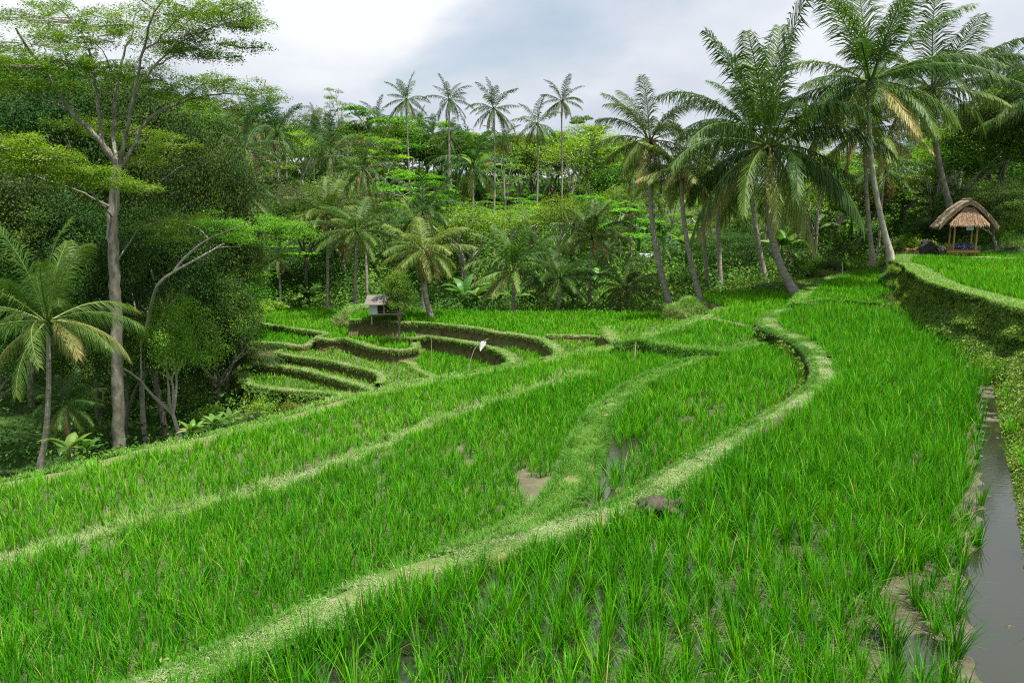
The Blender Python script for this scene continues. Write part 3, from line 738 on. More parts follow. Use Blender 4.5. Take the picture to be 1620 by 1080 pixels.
for key, lab in (('TE', 'sparse young rice in the small muddy terrace behind the stake'), ('S1', 'sparse pale rice seedlings in the small muddy terrace'), ('E', 'patchy rice on the upper narrow curved left terrace'), ('F', 'patchy rice on the lowest narrow curved left terrace'), ('G', 'thin seedlings on the muddy patch at the ravine edge')):
    rice('rice_crop', lab, key, 0.22, 0.2, R(-15), 0.24, 20, 0.011, [], 0.95, (0.74, 0.12))

# ------------------------------------------------------------------ grass on the banks
def bank_grass(label, path, width, per_m, ln, tint, straw=0.15, out_=0.06, wd=0.006, hang=True):
    D = np.linalg.norm(np.asarray(path)[:, :2], axis=1).mean()
    n = int(plen(path) * per_m)
    q, u, s = on_path(path, width, n, out_)
    ok = in_view(q, 80) & ~(inside(q[:, :2], pm[:, :2]) & (rng.random(n) < 0.93)) & (fbm(q[:, 0] * 2.2, q[:, 1] * 2.2, 41) > rng.uniform(0.28, 0.58, n)); q, u = q[ok], u[ok]; n = len(q)
    dd = np.linalg.norm(q[:, :2], axis=1)
    wv = wd * np.clip(dd / 8, 1, 6)
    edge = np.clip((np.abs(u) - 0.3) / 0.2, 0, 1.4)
    pn = fbm(q[:, 0] * 1.1, q[:, 1] * 1.1, 51)
    tall = 0.6 + 1.6 * np.clip(fbm(q[:, 0] * 2.6, q[:, 1] * 2.6, 52) - 0.35, 0, 1) * (2 if D < 18 else 0.6)
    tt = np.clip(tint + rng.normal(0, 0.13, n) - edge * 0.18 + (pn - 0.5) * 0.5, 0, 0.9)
    flatb = rng.random(n) < straw * np.clip((pn - 0.3) * 4.0, 0.1, 1.15) * (1 - 0.6 * np.clip(edge, 0, 1)); tt[flatb] = rng.uniform(0.84, 1.0, flatb.sum())
    lean = np.abs(rng.normal(0.35, 0.35, n)); lean[flatb] = rng.uniform(1.2, 1.5, flatb.sum())
    L_ = ln * rng.uniform(0.5, 1.2, n) * (1 + 0.9 * edge) * tall; L_[flatb] *= 1.2
    q[:, 2] += np.where(flatb, 0.02, -0.01)
    mb = MB().add(*blades(q, rng.uniform(0, 2 * np.pi, n), lean, rng.uniform(0.1, 1.4, n), L_, wv * rng.uniform(0.6, 1.4, n), tt, 2))
    if D < 18:
        nc = int(plen(path) * 3.2); qc, uc, sc_ = on_path(path, width, nc, 0.02)
        keep = np.abs(uc) > 0.3; qc = qc[keep]; qc = qc[in_view(qc, 80)]; kk = 26; c_ = len(qc); q3 = np.repeat(qc, kk, 0); m3 = len(q3)
        q3 = q3 + rng.normal(0, 0.03, (m3, 3)) * [1, 1, 0.1]
        mb.add(*blades(q3, rng.uniform(0, 6.3, m3), np.abs(rng.normal(0.35, 0.3, m3)), rng.uniform(0.3, 1.8, m3), np.repeat(rng.uniform(0.1, 0.26, c_), kk) * rng.uniform(0.6, 1.2, m3), wd * 1.5 * np.clip(np.linalg.norm(q3[:, :2], axis=1) / 8, 1, 4), np.clip(np.repeat(rng.uniform(0.2, 0.75, c_), kk) + rng.normal(0, 0.08, m3), 0, 1), 3))
    if hang:
        n2 = n // 5
        q, u, s = on_path(path, width, n2, 0.0)
        q, u, s = on_path(path, width, n2)
        sg = np.sign(rng.uniform(-1, 1, n2))
        P = np.asarray(path); seg = np.linalg.norm(np.diff(P[:, :2], axis=0), axis=1); cum = np.concatenate([[0], np.cumsum(seg)])
        T = np.gradient(P[:, :2], axis=0); T /= np.linalg.norm(T, axis=1)[:, None] + 1e-9
        tx, ty = np.interp(s, cum, T[:, 0]), np.interp(s, cum, T[:, 1])
        wv2 = np.interp(s, cum, width) if np.ndim(width) else np.full(n2, width)
        q = np.stack([np.interp(s, cum, P[:, k]) for k in range(3)], -1)
        q[:, 0] += -ty * sg * wv2 * 0.5; q[:, 1] += tx * sg * wv2 * 0.5; q[:, 2] -= rng.uniform(0.02, 0.2, n2)
        az = np.arctan2(tx * sg, -ty * sg) + rng.normal(0, 0.5, n2)
        ok = in_view(q, 80); q, az = q[ok], az[ok]
        dd = np.linalg.norm(q[:, :2], axis=1); m = len(q)
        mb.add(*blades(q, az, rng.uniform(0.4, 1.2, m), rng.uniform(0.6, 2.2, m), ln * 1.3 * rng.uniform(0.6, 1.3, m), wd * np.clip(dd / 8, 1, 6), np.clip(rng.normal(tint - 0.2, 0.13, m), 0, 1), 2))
    o = mb.build('bank_grass', GRASS)
    return tag(o, label, 'grass', kind='stuff')
bank_grass('mown grass and straw on the long S-curved bank', S, wS * 1.06, 8600, 0.085, 0.44, 0.42, wd=0.0055)
bank_grass('lush grass on the broad bank between the left and middle paddies', Mp, wM * 1.08, 7500, 0.12, 0.46, 0.06, wd=0.006)
bank_grass('thin pale grass line across the left paddies', K, 0.42, 2800, 0.11, 0.84, 0.4)
bank_grass('bright grass on the outer edge of the left paddies', Le, 0.85, 2600, 0.10, 0.68, 0.06, 0.1)
bank_grass('grass hanging over the dark undercut bank', Np, 0.6, 2200, 0.16, 0.52, 0.1, 0.1)
bank_grass('grass on the small bank below the tall palm', Q, 0.3, 900, 0.09, 0.72, 0.3)
bank_grass('grass on the slope left of the tall palm paddy', Vp, 0.7, 1400, 0.12, 0.62, 0.15)
bank_grass('grass fringe on the little raised paddy bank', F1, 0.45, 2200, 0.13, 0.5, 0.1)
bank_grass('grass beside the little raised paddy', F1s, 0.6, 1500, 0.13, 0.62, 0.2)
for p, wd_, lb in ((Bp, 0.44, 'grass along the far terrace bank by the hut'), (S1b, 0.35, 'grass by the muddy seedling terrace'), (TEb, 0.7, 'pale grass on the little bank end'), (Cp, 0.5, 'grass on the crescent bank by the white rag'),
                   (Ap, 0.42, 'grass along the upper left terrace bank'), (Ap2, 0.5, 'grass on the small far left bank'), (Dp, 0.44, 'grass left of the crescent paddy'), (Ep, 0.4, 'grass along the narrow curved bank'), (Fp, 0.46, 'grass along the lowest curved bank'), (Gp, 0.6, 'rough grass at the ravine edge below the terraces')):
    bank_grass(lb, p, wd_ * 0.85, 1300, 0.07, 0.74, 0.12, 0.03)
def lip_grass():
    V = RB; n, k = V.shape[:2]
    mb = MB()
    m = 90000
    a = rng.uniform(0, n - 1.001, m); b = rng.uniform(0, 4.2, m)
    i, j = a.astype(int), np.minimum(b.astype(int), k - 2); fa, fb = (a - i)[:, None], (b - j)[:, None]
    P = (V[i, j] * (1 - fa) + V[i + 1, j] * fa) * (1 - fb) + (V[i, j + 1] * (1 - fa) + V[i + 1, j + 1] * fa) * fb
    ok = in_view(P, 900); P = P[ok]; b = b[ok]; m = len(P)
    dd = np.linalg.norm(P[:, :2], axis=1)
    mb.add(*blades(P, rng.uniform(0, 6.3, m), np.abs(rng.normal(0.4, 0.3, m)), rng.uniform(0.2, 1.4, m), 0.10 * rng.uniform(0.6, 1.5, m) * (1 + 0.5 * (b > 3)), 0.006 * np.clip(dd / 8, 1, 5), np.clip(rng.normal(0.66, 0.15, m), 0, 0.98), 2))
    tag(mb.build('bank_grass', GRASS), 'mown grass on top of the high right-hand bank', 'grass', kind='stuff')
    # creepers and weeds on the face
    m = 260000
    a = rng.uniform(0, n - 1.001, m); b = 3.0 + (k - 4.1) * rng.random(m) ** 0.8
    i, j = a.astype(int), b.astype(int); fa, fb = (a - i)[:, None], (b - j)[:, None]
    P = (V[i, j] * (1 - fa) + V[i + 1, j] * fa) * (1 - fb) + (V[i, j + 1] * (1 - fa) + V[i + 1, j + 1] * fa) * fb
    ok = in_view(P, 900)
    dn = fbm(a * 0.11, b * 0.35, 5) + 0.10 * (b / k + 0.1)
    ok &= rng.random(m) < np.clip((dn - 0.32) * 6, 0.10, 1)
    P = P[ok]; a = a[ok]; m = len(P)
    dd = np.linalg.norm(P[:, :2], axis=1)
    outw = -RBin[a.astype(int)]; up = np.concatenate([outw * 0.8, np.full((m, 1), 0.7)], 1)
    P[:, :2] += outw * rng.uniform(0, 0.07, m)[:, None]
    mb = MB().add(*leaves(P, up, rng.uniform(0.025, 0.06, m) * np.clip(dd / 12, 0.9, 2.2), np.clip(rng.normal(0.5, 0.2, m), 0, 1), 0.65, 0.55))
    tag(mb.build('creeping_weeds', CREEP), 'creeping weeds and moss clinging to the high right-hand bank', 'weeds', kind='stuff')
lip_grass()
def face_weeds():
    """leafy weeds on the undercut faces and the ravine slope"""
    mb = MB()
    for p, wd_, zt, zb, cnt in ((Np, 0.5, -0.2, -0.7, 5000), (S, 0.9, 0.05, -0.35, 9000), (F1, 0.35, 0.3, 0.0, 3000), (Gp, .5, -3.3, -4.3, 6000), (Le, .75, -.6, -1.0, 4000)):
        q, u, s = on_path(p, 0.01, cnt)
        P = np.asarray(p); seg = np.linalg.norm(np.diff(P[:, :2], axis=0), axis=1); cum = np.concatenate([[0], np.cumsum(seg)])
        T = np.gradient(P[:, :2], axis=0); T /= np.linalg.norm(T, axis=1)[:, None] + 1e-9
        tx, ty = np.interp(s, cum, T[:, 0]), np.interp(s, cum, T[:, 1])
        sg = 1 if p is S else -1
        if p is Le: sg = 1
        t = rng.random(cnt); z = zt * (1 - t) + zb * t
        off = wd_ * 0.5 + 0.05 + t * 0.12 * (zt - zb) / 0.5 + rng.uniform(-0.02, 0.08, cnt)
        q[:, 0] += -ty * sg * off; q[:, 1] += tx * sg * off; q[:, 2] = z
        ok = in_view(q, 30) & (fbm(q[:, 0] * 1.4, q[:, 1] * 1.4 + z, 9) > 0.42); q = q[ok]; n = len(q)
        dd = np.linalg.norm(q[:, :2], axis=1)
        up = np.concatenate([np.stack([-ty * sg, tx * sg], -1)[ok], np.full((n, 1), 0.7)], 1)
        mb.add(*leaves(q, up, rng.uniform(0.03, 0.07, n) * np.clip(dd / 14, 0.9, 2.4), np.clip(rng.normal(0.4, 0.2, n), 0, 1), 0.6, 0.6))
    tag(mb.build('bank_weeds', CREEP), 'small leafy weeds on the undercut terrace faces', 'weeds', kind='stuff')
face_weeds()
def slope_grass():
    n = 60000
    x = rng.uniform(395, 1000, n); y = rng.uniform(575, 700, n)
    P = AT(x, y, rng.uniform(20, 40, n))
    P[:, 2] = base_z(P[:, 0], P[:, 1])
    cov = np.zeros(n, bool)
    for k, (p, z) in POLY.items():
        cov |= inside(P[:, :2], p)
    P = P[~cov & in_view(P, 10)]
    n = 110000
    x = rng.uniform(870, 1660, n); Y = rng.uniform(39, 56, n); X = (x - 810) / 1215 * Y
    P2 = np.stack([X, Y, base_z(X, Y)], -1); cov = np.zeros(n, bool)
    for k, (p, z) in POLY.items(): cov |= inside(P2[:, :2], p)
    P2 = P2[~cov & (fbm(X * 0.4, Y * 0.4, 61) > 0.36)]
    P = np.concatenate([P, P2]); n = len(P)
    t = fbm(P[:, 0] * 0.5, P[:, 1] * 0.5, 4)
    mb = MB().add(*blades(P, rng.uniform(0, 6.3, n), np.abs(rng.normal(0.3, 0.3, n)), rng.uniform(0.2, 1.5, n), rng.uniform(0.12, 0.4, n), 0.03, np.clip(0.4 + t * 0.6 + rng.normal(0, 0.1, n), 0, 0.95), 2))
    tag(mb.build('slope_grass', GRASS), 'rough grass on the slope between the terraces and the dark ravine', 'grass', kind='stuff')
slope_grass()
def mound_grass():
    mb = MB()
    for V, F in MOUNDS:
        m = 9000; f = F[rng.integers(0, len(F), m)]; a, b = rng.random(m)[:, None], rng.random(m)[:, None]
        P = (V[f[:, 0]] * (1 - a) + V[f[:, 1]] * a) * (1 - b) + (V[f[:, 3]] * (1 - a) + V[f[:, 2]] * a) * b
        c = V.mean(0); o_ = P - c; az = np.arctan2(o_[:, 1], o_[:, 0]); ok = o_[:, 2] > -0.1; P, az = P[ok], az[ok]; m = len(P)
        mb.add(*blades(P, az + rng.normal(0, 0.6, m), rng.uniform(0.2, 1.0, m), rng.uniform(0.5, 2.0, m), rng.uniform(0.1, 0.32, m), 0.022, np.clip(rng.normal(0.55, 0.2, m), 0, 0.95), 2))
    tag(mb.build('mound_grass', GRASS), 'shaggy grass on the earth mounds beside the palms', 'grass', kind='stuff')
mound_grass()
for b_ in BANKS[-3:]: bank_grass('grass on a step of the slope behind the far terraces', b_[0], 1.0, 900, 0.14, 0.6, 0.15)

# ------------------------------------------------------------------ palms
def palm_crown(seed, nf=26, Rr=4.2, nl=42, tint=0.35, old=0.2, emax=82, emin=-35, lw=0.055, dead=1, side_bias=0.0):
    r = np.random.default_rng(seed)
    mb = MB()
    for k in range(nf):
        f = k / (nf - 1)
        az = k * 2.39996 + r.normal(0, 0.15)
        el = R(emax + (emin - emax) * f ** 0.72 + r.normal(0, 9))
        Ln = Rr * (0.72 + 0.33 * math.sin(math.pi * min(1, 0.25 + f * 0.8))) * r.uniform(0.88, 1.1)
        isdead = f > 1 - dead / nf - 1e-6 and dead
        bendT = R(r.uniform(22, 58) + 30 * f * (1 - f) * 2) if not isdead else R(60)
        ns = 12; s = np.linspace(0, 1, ns + 1)
        e = el - bendT * s ** 1.4
        e = np.maximum(e, R(-86))
        dr = np.cos(e); dz = np.sin(e)
        ds = Ln / ns
        rr = np.concatenate([[0], np.cumsum((dr[:-1] + dr[1:]) / 2 * ds)]) + 0.12; zz = np.concatenate([[0], np.cumsum((dz[:-1] + dz[1:]) / 2 * ds)])
        swirl = r.normal(0, 0.12) * s ** 2
        A = az + swirl
        C = np.stack([np.cos(A) * rr, np.sin(A) * rr, zz], -1)
        ft = tint + r.normal(0, 0.06) + (0.5 * max(0, f - 1 + old) / old * r.uniform(0.2, 1) if old else 0)
        if isdead: ft = 0.99
        mb.add(*tube(C, np.interp(s, [0, 0.15, 1], [0.055, 0.028, 0.006]) * Rr / 4.2, 4, min(0.98, ft + 0.16)))
        # leaflets
        u = np.repeat(np.linspace(0.12, 0.995, nl), 2); sd_ = np.tile([1, -1], nl); n = len(u)
        u = np.clip(u + r.normal(0, 0.004, n), 0.1, 1)
        B = np.stack([np.interp(u, s, C[:, q]) for q in range(3)], -1)
        T = np.gradient(C, axis=0); T /= np.linalg.norm(T, axis=1)[:, None]
        Tt = np.stack([np.interp(u, s, T[:, q]) for q in range(3)], -1)
        side = np.cross(Tt, [0, 0, 1.0]); side /= np.linalg.norm(side, axis=1)[:, None] + 1e-6
        lroll = r.normal(0, 0.25)
        upv = np.cross(side, Tt)
        side = side * math.cos(lroll) + upv * math.sin(lroll) * sd_[:, None] * 0 + side * 0
        ll = Rr * 0.26 * np.interp(u, [0.1, 0.3, 0.6, 0.9, 1], [0.55, 1.0, 0.95, 0.55, 0.3]) * r.uniform(0.85, 1.1, n)
        droop = (0.65 + 1.0 * f + (0.5 if isdead else 0)) * r.uniform(0.7, 1.3, n)
        d1 = side * sd_[:, None] * 0.72 + Tt * 0.85 + upv * 0.22 * (1 - f); d1[:, 2] -= droop * 0.3; d1 += r.normal(0, 0.09, d1.shape)
        d1 /= np.linalg.norm(d1, axis=1)[:, None]
        d2 = d1.copy(); d2[:, 2] -= droop; d2 /= np.linalg.norm(d2, axis=1)[:, None]
        p1 = B + d1 * ll[:, None] * 0.5; p2 = p1 + d2 * ll[:, None] * 0.5
        wv = Tt * (lw * 0.5) * r.uniform(0.7, 1.2, n)[:, None]
        V = np.stack([B - wv * 0.8, B + wv * 0.8, p1 + wv, p1 - wv, p2 + wv * 0.15, p2 - wv * 0.15], 1).reshape(-1, 3)
        b = np.arange(n)[:, None] * 6
        F = np.concatenate([b + np.array([[0, 1, 2, 3]]), b + np.array([[3, 2, 4, 5]])])
        tt = np.clip(ft + r.normal(0, 0.05, n) + 0.08 * (u > 0.85), 0, 1)
        mb.add(V, F, np.repeat(tt, 6))
    # fibrous heart
    V, F = ball((0, 0, -0.15), (0.15, 0.15, 0.4), 8, 6, 0.2, seed); mb.add(V * Rr / 4.2, F, 0.3)
    return mb
CR = {}
def crown_mesh(key, **kw):
    if key not in CR: CR[key] = palm_crown(**kw).mesh('palm_crown', PALML)
    return CR[key]
def nut_mesh():
    mb = MB()
    for k in range(9):
        a = k * 2.4; rr = 0.28 + 0.05 * (k % 3)
        V, F = ball((math.cos(a) * rr, math.sin(a) * rr, -0.25 - 0.12 * (k % 4)), (0.12, 0.12, 0.15), 8, 6); mb.add(V, F, 0.3 + 0.06 * k)
    return mb.mesh('coconut_cluster', NUT)
NUT = leaf_mat('coconut', [(0.0, (0.10, 0.14, 0.03)), (0.6, (0.3, 0.22, 0.06)), (1.0, (0.2, 0.12, 0.05))], 0.0, 0.5, 0.4)
NUTM = nut_mesh()
def palm(label, base, crown, Y, rpx, ck, r0=0.2, nuts=False, group=None, rz=None, curve=0.5, Yc=None, flare=1.5, kw=None, bark=None, zs=None):
    cpnt = AT(crown[0], crown[1], Yc or Y)
    if base is None:
        b = np.array([cpnt[0], cpnt[1], float(base_z(cpnt[0], cpnt[1])) - 0.2])
    else:
        b = AT(base[0], base[1], Y)
        if base[2] if len(base) > 2 else False: b[2] = float(base_z(b[0], b[1])) - 0.2
    rad = rpx / 1215 * Y * 1.17
    e = empty('coconut_palm', tuple(b))
    tag(e, label, 'palm tree', group or 'coconut palms')
    h = cpnt - b
    t = np.linspace(0, 1, max(14, int(h[2] / 0.22)))[:, None]
    # trunk leans at the foot then rises
    xy = h[None, :2] * (1 - (1 - t) ** (1 + curve * 1.6))
    wob = 0.03 * h[2] * np.sin(t * 3.1 + rpx) * (1 - t) * t
    pts = np.concatenate([xy + wob, h[2] * t], 1)
    tt = t[:, 0]
    rad_t = 0.76 * r0 * (np.interp(tt, [0, 0.05, 0.12, 1], [flare, 1.2, 1.0, 0.62])) * (1 + 0.06 * (np.arange(len(tt)) % 2))
    pts[0, 2] -= 0.35
    mb = MB().add(*tube(pts, rad_t, 10))
    mb.build('trunk', bark or BARK, e, True)
    sc = rad / 4.2
    tl = random.uniform(-0.16, 0.16), random.uniform(-0.16, 0.16)
    c = link('crown', CR[ck], e, tuple(h), rz if rz is not None else (rpx * 1.7 + Y) % 6.28, (sc, sc, sc * (zs or random.uniform(0.9, 1.2))))
    c.rotation_euler = (tl[0], tl[1], c.rotation_euler[2])
    dlean = h[:2] / (np.linalg.norm(h[:2]) + 1e-6) * min(0.25, np.linalg.norm(h[:2]) / max(1, h[2]) * 0.6)
    if nuts: link('coconut_cluster', NUTM, e, tuple(h), 0, (max(sc, 0.8),) * 3)
    return e
crown_mesh('a', seed=1, nf=29, nl=92, tint=0.36, old=0.3, emin=-38, lw=0.043, dead=0)
crown_mesh('b', seed=2, nf=26, nl=88, tint=0.34, old=0.35, emin=-30, lw=0.043, dead=1)
crown_mesh('c', seed=3, nf=26, nl=88, tint=0.40, old=0.5, emin=-40, lw=0.043, dead=1)
crown_mesh('y', seed=4, nf=25, nl=58, tint=0.56, old=0.5, emin=-50, lw=0.065, dead=1)       # yellowing
crown_mesh('p', seed=5, nf=22, nl=56, tint=0.45, old=0.6, emin=-15, lw=0.076, dead=0)       # pale arching
crown_mesh('up', seed=6, nf=20, nl=40, tint=0.2, old=0.2, emin=15, lw=0.06, dead=0)        # upright, dark
crown_mesh('f', seed=7, nf=22, nl=30, tint=0.32, old=0.35, emin=-50, lw=0.095, dead=1)       # far
crown_mesh('g', seed=8, nf=20, nl=28, tint=0.28, old=0.3, emin=-55, lw=0.095, dead=2)
crown_mesh('n', seed=9, nf=25, nl=86, tint=0.50, old=0.2, emax=86, emin=-20, lw=0.024, dead=0)   # near left
palm('young coconut palm with sunlit arching fronds at the far left, nearest to the rice', (62, 742), (76, 508), 20, 140, 'n', 0.10, group='coconut palms', rz=0.5)
palm('small dark palm with upright fronds in the shade of the ravine edge', (357, 652), (362, 580), 34, 92, 'up', 0.14)
palm('yellowing coconut palm with curved foot on the terrace bank right of the hut', (688, 514), (670, 395), 38, 72, 'y', 0.2, True, curve=1.6)
palm('thin bare-trunked palm standing at the forest edge left of the hut', (519, 496), (515, 338), 47, 62, 'p', 0.13)
palm('palm with drooping grey fronds directly behind the left end of the hut terrace', (561, 500), (563, 365), 44, 66, 'c', 0.15)
palm('pale straight palm trunk just left of the yellowing palm', (671, 502), (668, 335), 43, 55, 'f', 0.13, bark=BARKP)
palm('low palm with pale bent left fronds at the forest edge, middle of picture', (812, 502), (812, 428), 43, 68, 'p', 0.15, rz=2.6)
palm('low dark palm just right of the pale-fronded low palm', (880, 505), (886, 440), 42, 62, 'b', 0.15)
palm('slim palm rising behind the muddy seedling terrace', (932, 503), (936, 375), 45, 60, 'p', 0.12, rz=1.2)
palm('short palm with star-shaped crown before the stepped grass slope', (988, 492), (990, 455), 44, 55, 'c', 0.13, rz=0.3)
palm('tall leaning palm with a curved base, left of the group of central palms', (1062, 486), (1028, 222), 42, 82, 'c', 0.2, True, curve=1.0, rz=2.0, zs=1.25)
palm('palm on the earth mound with its trunk leaning left', (1110, 481), (1078, 268), 41, 72, 'y', 0.19, True, curve=0.4, rz=4.0)
palm('straight dark-trunked palm behind the mound, left of its twin', (1121, 460), (1114, 290), 50, 60, 'b', 0.17)
palm('straight dark-trunked palm behind the mound, right of its twin', (1140, 460), (1137, 265), 49, 70, 'c', 0.2)
palm('tallest thick palm leaning left from the little raised paddy, ringed trunk', (1262, 468), (1217, 232), 38, 150, 'a', 0.25, True, curve=1.3, rz=0.9, flare=1.7, zs=1.5)
palm('slimmer palm behind and left of the thickest leaning palm', (1212, 445), (1188, 205), 46, 85, 'b', 0.2, rz=2.2)
palm('tall palm with pale mottled trunk left of the gazebo', (1410, 407), (1376, 128), 38, 142, 'a', 0.18, True, curve=0.5, rz=2.9, bark=BARKP)
palm('palm trunk just left of the pale mottled palm, lower crown', (1381, 410), (1368, 205), 45, 92, 'y', 0.17, True, curve=0.2, rz=1.0)
palm('tall dark palm leaning left from behind the gazebo', (1506, 338), (1476, 140), 45, 128, 'b', 0.23, True, curve=0.4, rz=3.9, bark=BARKD)
palm('palm crown entering from the right edge above the gazebo', None, (1655, 168), 47, 110, 'b', 0.2)
far_palms = [(643, 158, 72, 40, 'skyline palm with a star-shaped crown, leftmost of the tall skyline row'), (711, 158, 66, 42, 'skyline palm with thin pale trunk, second of the tall skyline row'),
 (781, 172, 64, 46, 'skyline palm with hanging dead fronds, third of the tall skyline row'), (850, 196, 66, 46, 'skyline palm with full shaggy crown, fourth of the tall skyline row'),
 (889, 160, 70, 40, 'tallest skyline palm on the right, fifth of the tall skyline row'), (797, 220, 66, 36, 'shorter palm tucked beside the third skyline palm'),
 (539, 212, 95, 34, 'dark palm head poking over the ridge left of the umbrella trees'), (415, 170, 110, 22, 'tiny palm head on the ridge right of the big left tree'),
 (497, 184, 108, 24, 'tiny palm head on the ridge between bushes'), (662, 205, 90, 30, 'palm head below the first skyline palm'), (685, 212, 88, 38, 'dark palm below the second skyline palm'),
 (1452, 182, 78, 32, 'small far palm in the gap right of the pale mottled palm'), (1558, 128, 72, 36, 'far palm on the right-hand ridge top'), (1597, 98, 70, 40, 'far palm near the top right corner'), (1528, 190, 75, 30, 'far palm low on the right-hand ridge'),
 (345, 205, 62, 36, 'palm with pale hanging fronds on the left hillside'), (390, 308, 52, 52, 'bushy low palm with straw-coloured fronds on the left hillside'), (708, 250, 70, 34, 'hillside palm below the skyline row'),
 (940, 265, 75, 38, 'hillside palm left of the tall leaning palm'), (1000, 320, 62, 36, 'hillside palm behind the tall leaning palm'), (1250, 398, 52, 46, 'low palm with dry arching fronds behind the thickest palm'), (1325, 402, 54, 42, 'low palm with dry arching fronds between thickest and mottled palms'),
 (845, 390, 52, 45, 'palm in the undergrowth behind the low dark palm'), (750, 345, 60, 34, 'palm in the undergrowth right of the yellowing palm'), (1050, 390, 56, 34, 'young palm among bushes behind the tall leaning palm'),
 (1235, 330, 70, 34, 'palm far behind the thickest palm trunk'), (1180, 360, 62, 36, 'palm behind the twin palms'), (1395, 330, 58, 36, 'palm in the shade behind the mottled palm'), (450, 215, 85, 28, 'palm on the left slope above the olive bushes'),
 (250, 300, 44, 46, 'dark palm beside the big tree trunk'), (105, 640, 24, 60, 'low shaded palm between the young palm and the big trunk'), (1480, 330, 52, 40, 'low dark palm left of the gazebo roof'),
 (600, 270, 75, 30, 'palm among the umbrella trees on the middle slope'), (1290, 360, 75, 30, 'palm in the valley below the far ridge'),
 (470, 300, 66, 30, 'palm on the left slope above the thin bare-trunked palm'), (615, 315, 60, 36, 'palm between the grey-fronded palm and the yellowing palm, higher up'), (730, 395, 54, 36, 'palm half hidden right behind the yellowing palm'), (905, 340, 62, 34, 'palm above the slim palm on the middle slope'), (960, 400, 56, 30, 'palm right of the slim palm by the seedling terrace'), (870, 290, 78, 30, 'palm low beneath the fifth skyline palm'),
 (820, 260, 84, 30, 'palm low beneath the fourth skyline palm'), (580, 215, 88, 28, 'palm in the umbrella trees left of the first skyline palm'), (1215, 300, 80, 26, 'small palm in the valley left of the thickest trunk'), (1345, 300, 80, 30, 'palm on the far ridge slope left of the mottled trunk'), (1420, 250, 72, 28, 'palm on the slope right of the mottled trunk'), (1500, 240, 66, 30, 'palm on the slope above the gazebo roof'),
 (60, 170, 50, 44, 'palm head behind the big left boughs'), (300, 250, 54, 36, 'dark palm on the left hillside under the layered boughs'), (440, 410, 48, 34, 'drooping palm behind the far left terrace')]
for i, (x, y, Y, r, lb) in enumerate(far_palms):
    palm(lb, None, (x, y), Y, r * (0.8 if Y > 85 or y < 200 else 0.9), ['f', 'g', 'c', 'p'][i % 4] if Y < 60 else ['f', 'g'][i % 2], 0.11 + 0.0002 * Y, rz=i * 1.3)

# ------------------------------------------------------------------ broadleaf trees
def limbs(mb, r, base, top, r0, levels=2, spread=0.5, n=4, t=0.5):
    """recursive tapering limbs; returns tip points"""
    tips = []
    def rec(p, d, ln, rad, lev):
        k = 5; pts = [p]; q = p.copy(); dd = d.copy()
        for i in range(k):
            dd = dd + r.normal(0, 0.1, 3); dd[2] += 0.04; dd /= np.linalg.norm(dd); q = q + dd * ln / k; pts.append(q.copy())
        mb.add(*tube(pts, np.linspace(rad, rad * 0.55, k + 1), 6 if lev > 0 else 5, t))
        if lev == 0: tips.append(q); return
        m = n if lev == levels else r.integers(2, 4)
        a0 = r.uniform(0, 6.28)
        for i in range(m):
            a = a0 + i * 6.283 / m + r.normal(0, 0.3)
            nd = dd * 0.8 + np.array([math.cos(a), math.sin(a), 0]) * spread * r.uniform(0.7, 1.5) + np.array([0, 0, 0.12]); nd /= np.linalg.norm(nd)
            rec(q, nd, ln * r.uniform(0.6, 0.85), rad * 0.55, lev - 1)
    d = np.array(top, float) - np.array(base, float); ln = np.linalg.norm(d)
    rec(np.array(base, float), d / ln, ln, r0, levels)
    return np.array(tips)
def round_crown(seed, nclu=70, per=90, size=0.075, squash=0.85, hollow=0.55, rad=(0.5, 0.36), low=0.42, cs=0.13):
    """unit-height tree: crown between low and 1.0"""
    r = np.random.default_rng(seed)
    tr = MB(); tips = limbs(tr, r, (0, 0, -0.05), (0.02, 0.01, low * 0.95), 0.028, 2, 0.6, 4)
    cz = (1 + low) / 2
    d = r.normal(0, 1, (nclu, 3)); d /= np.linalg.norm(d, axis=1)[:, None]; d[:, 2] = np.where(d[:, 2] < -0.35, -d[:, 2], d[:, 2])
    lob = 0.72 + 0.56 * fbm(d[:, 0] * 1.8 + seed, d[:, 1] * 1.8 + d[:, 2], seed)
    k = hollow + (1 - hollow) * r.random(nclu) ** 0.6
    C = d * np.array([rad[0], rad[0], (1 - low) / 2]) * (lob * k)[:, None] + np.array([0, 0, cz])
    C = np.concatenate([C, tips[:, :3] * np.array([1, 1, 1])]); nclu = len(C)
    dd = np.concatenate([d, np.tile([0, 0, 1.0], (len(tips), 1))])
    cp_ = np.repeat(C, per, 0); n = len(cp_)
    g = r.normal(0, 1, (n, 3)) * cs * 0.55 * np.array([1, 1, 0.6]); g[:, 2] = np.abs(g[:, 2]) * np.sign(r.random(n) - 0.3)
    P = cp_ + g * np.repeat(r.uniform(0.6, 1.25, nclu), per)[:, None]
    up = np.repeat(dd, per, 0) * 0.6 + np.array([0, 0, 0.8])
    t = np.repeat(r.uniform(0.2, 0.75, nclu), per) + r.normal(0, 0.13, n)
    mb = MB().add(*leaves(P, up, size * r.uniform(0.5, 1.15, n) * 0.38, np.clip(t, 0, 1), 0.55, 0.6))
    return tr, mb
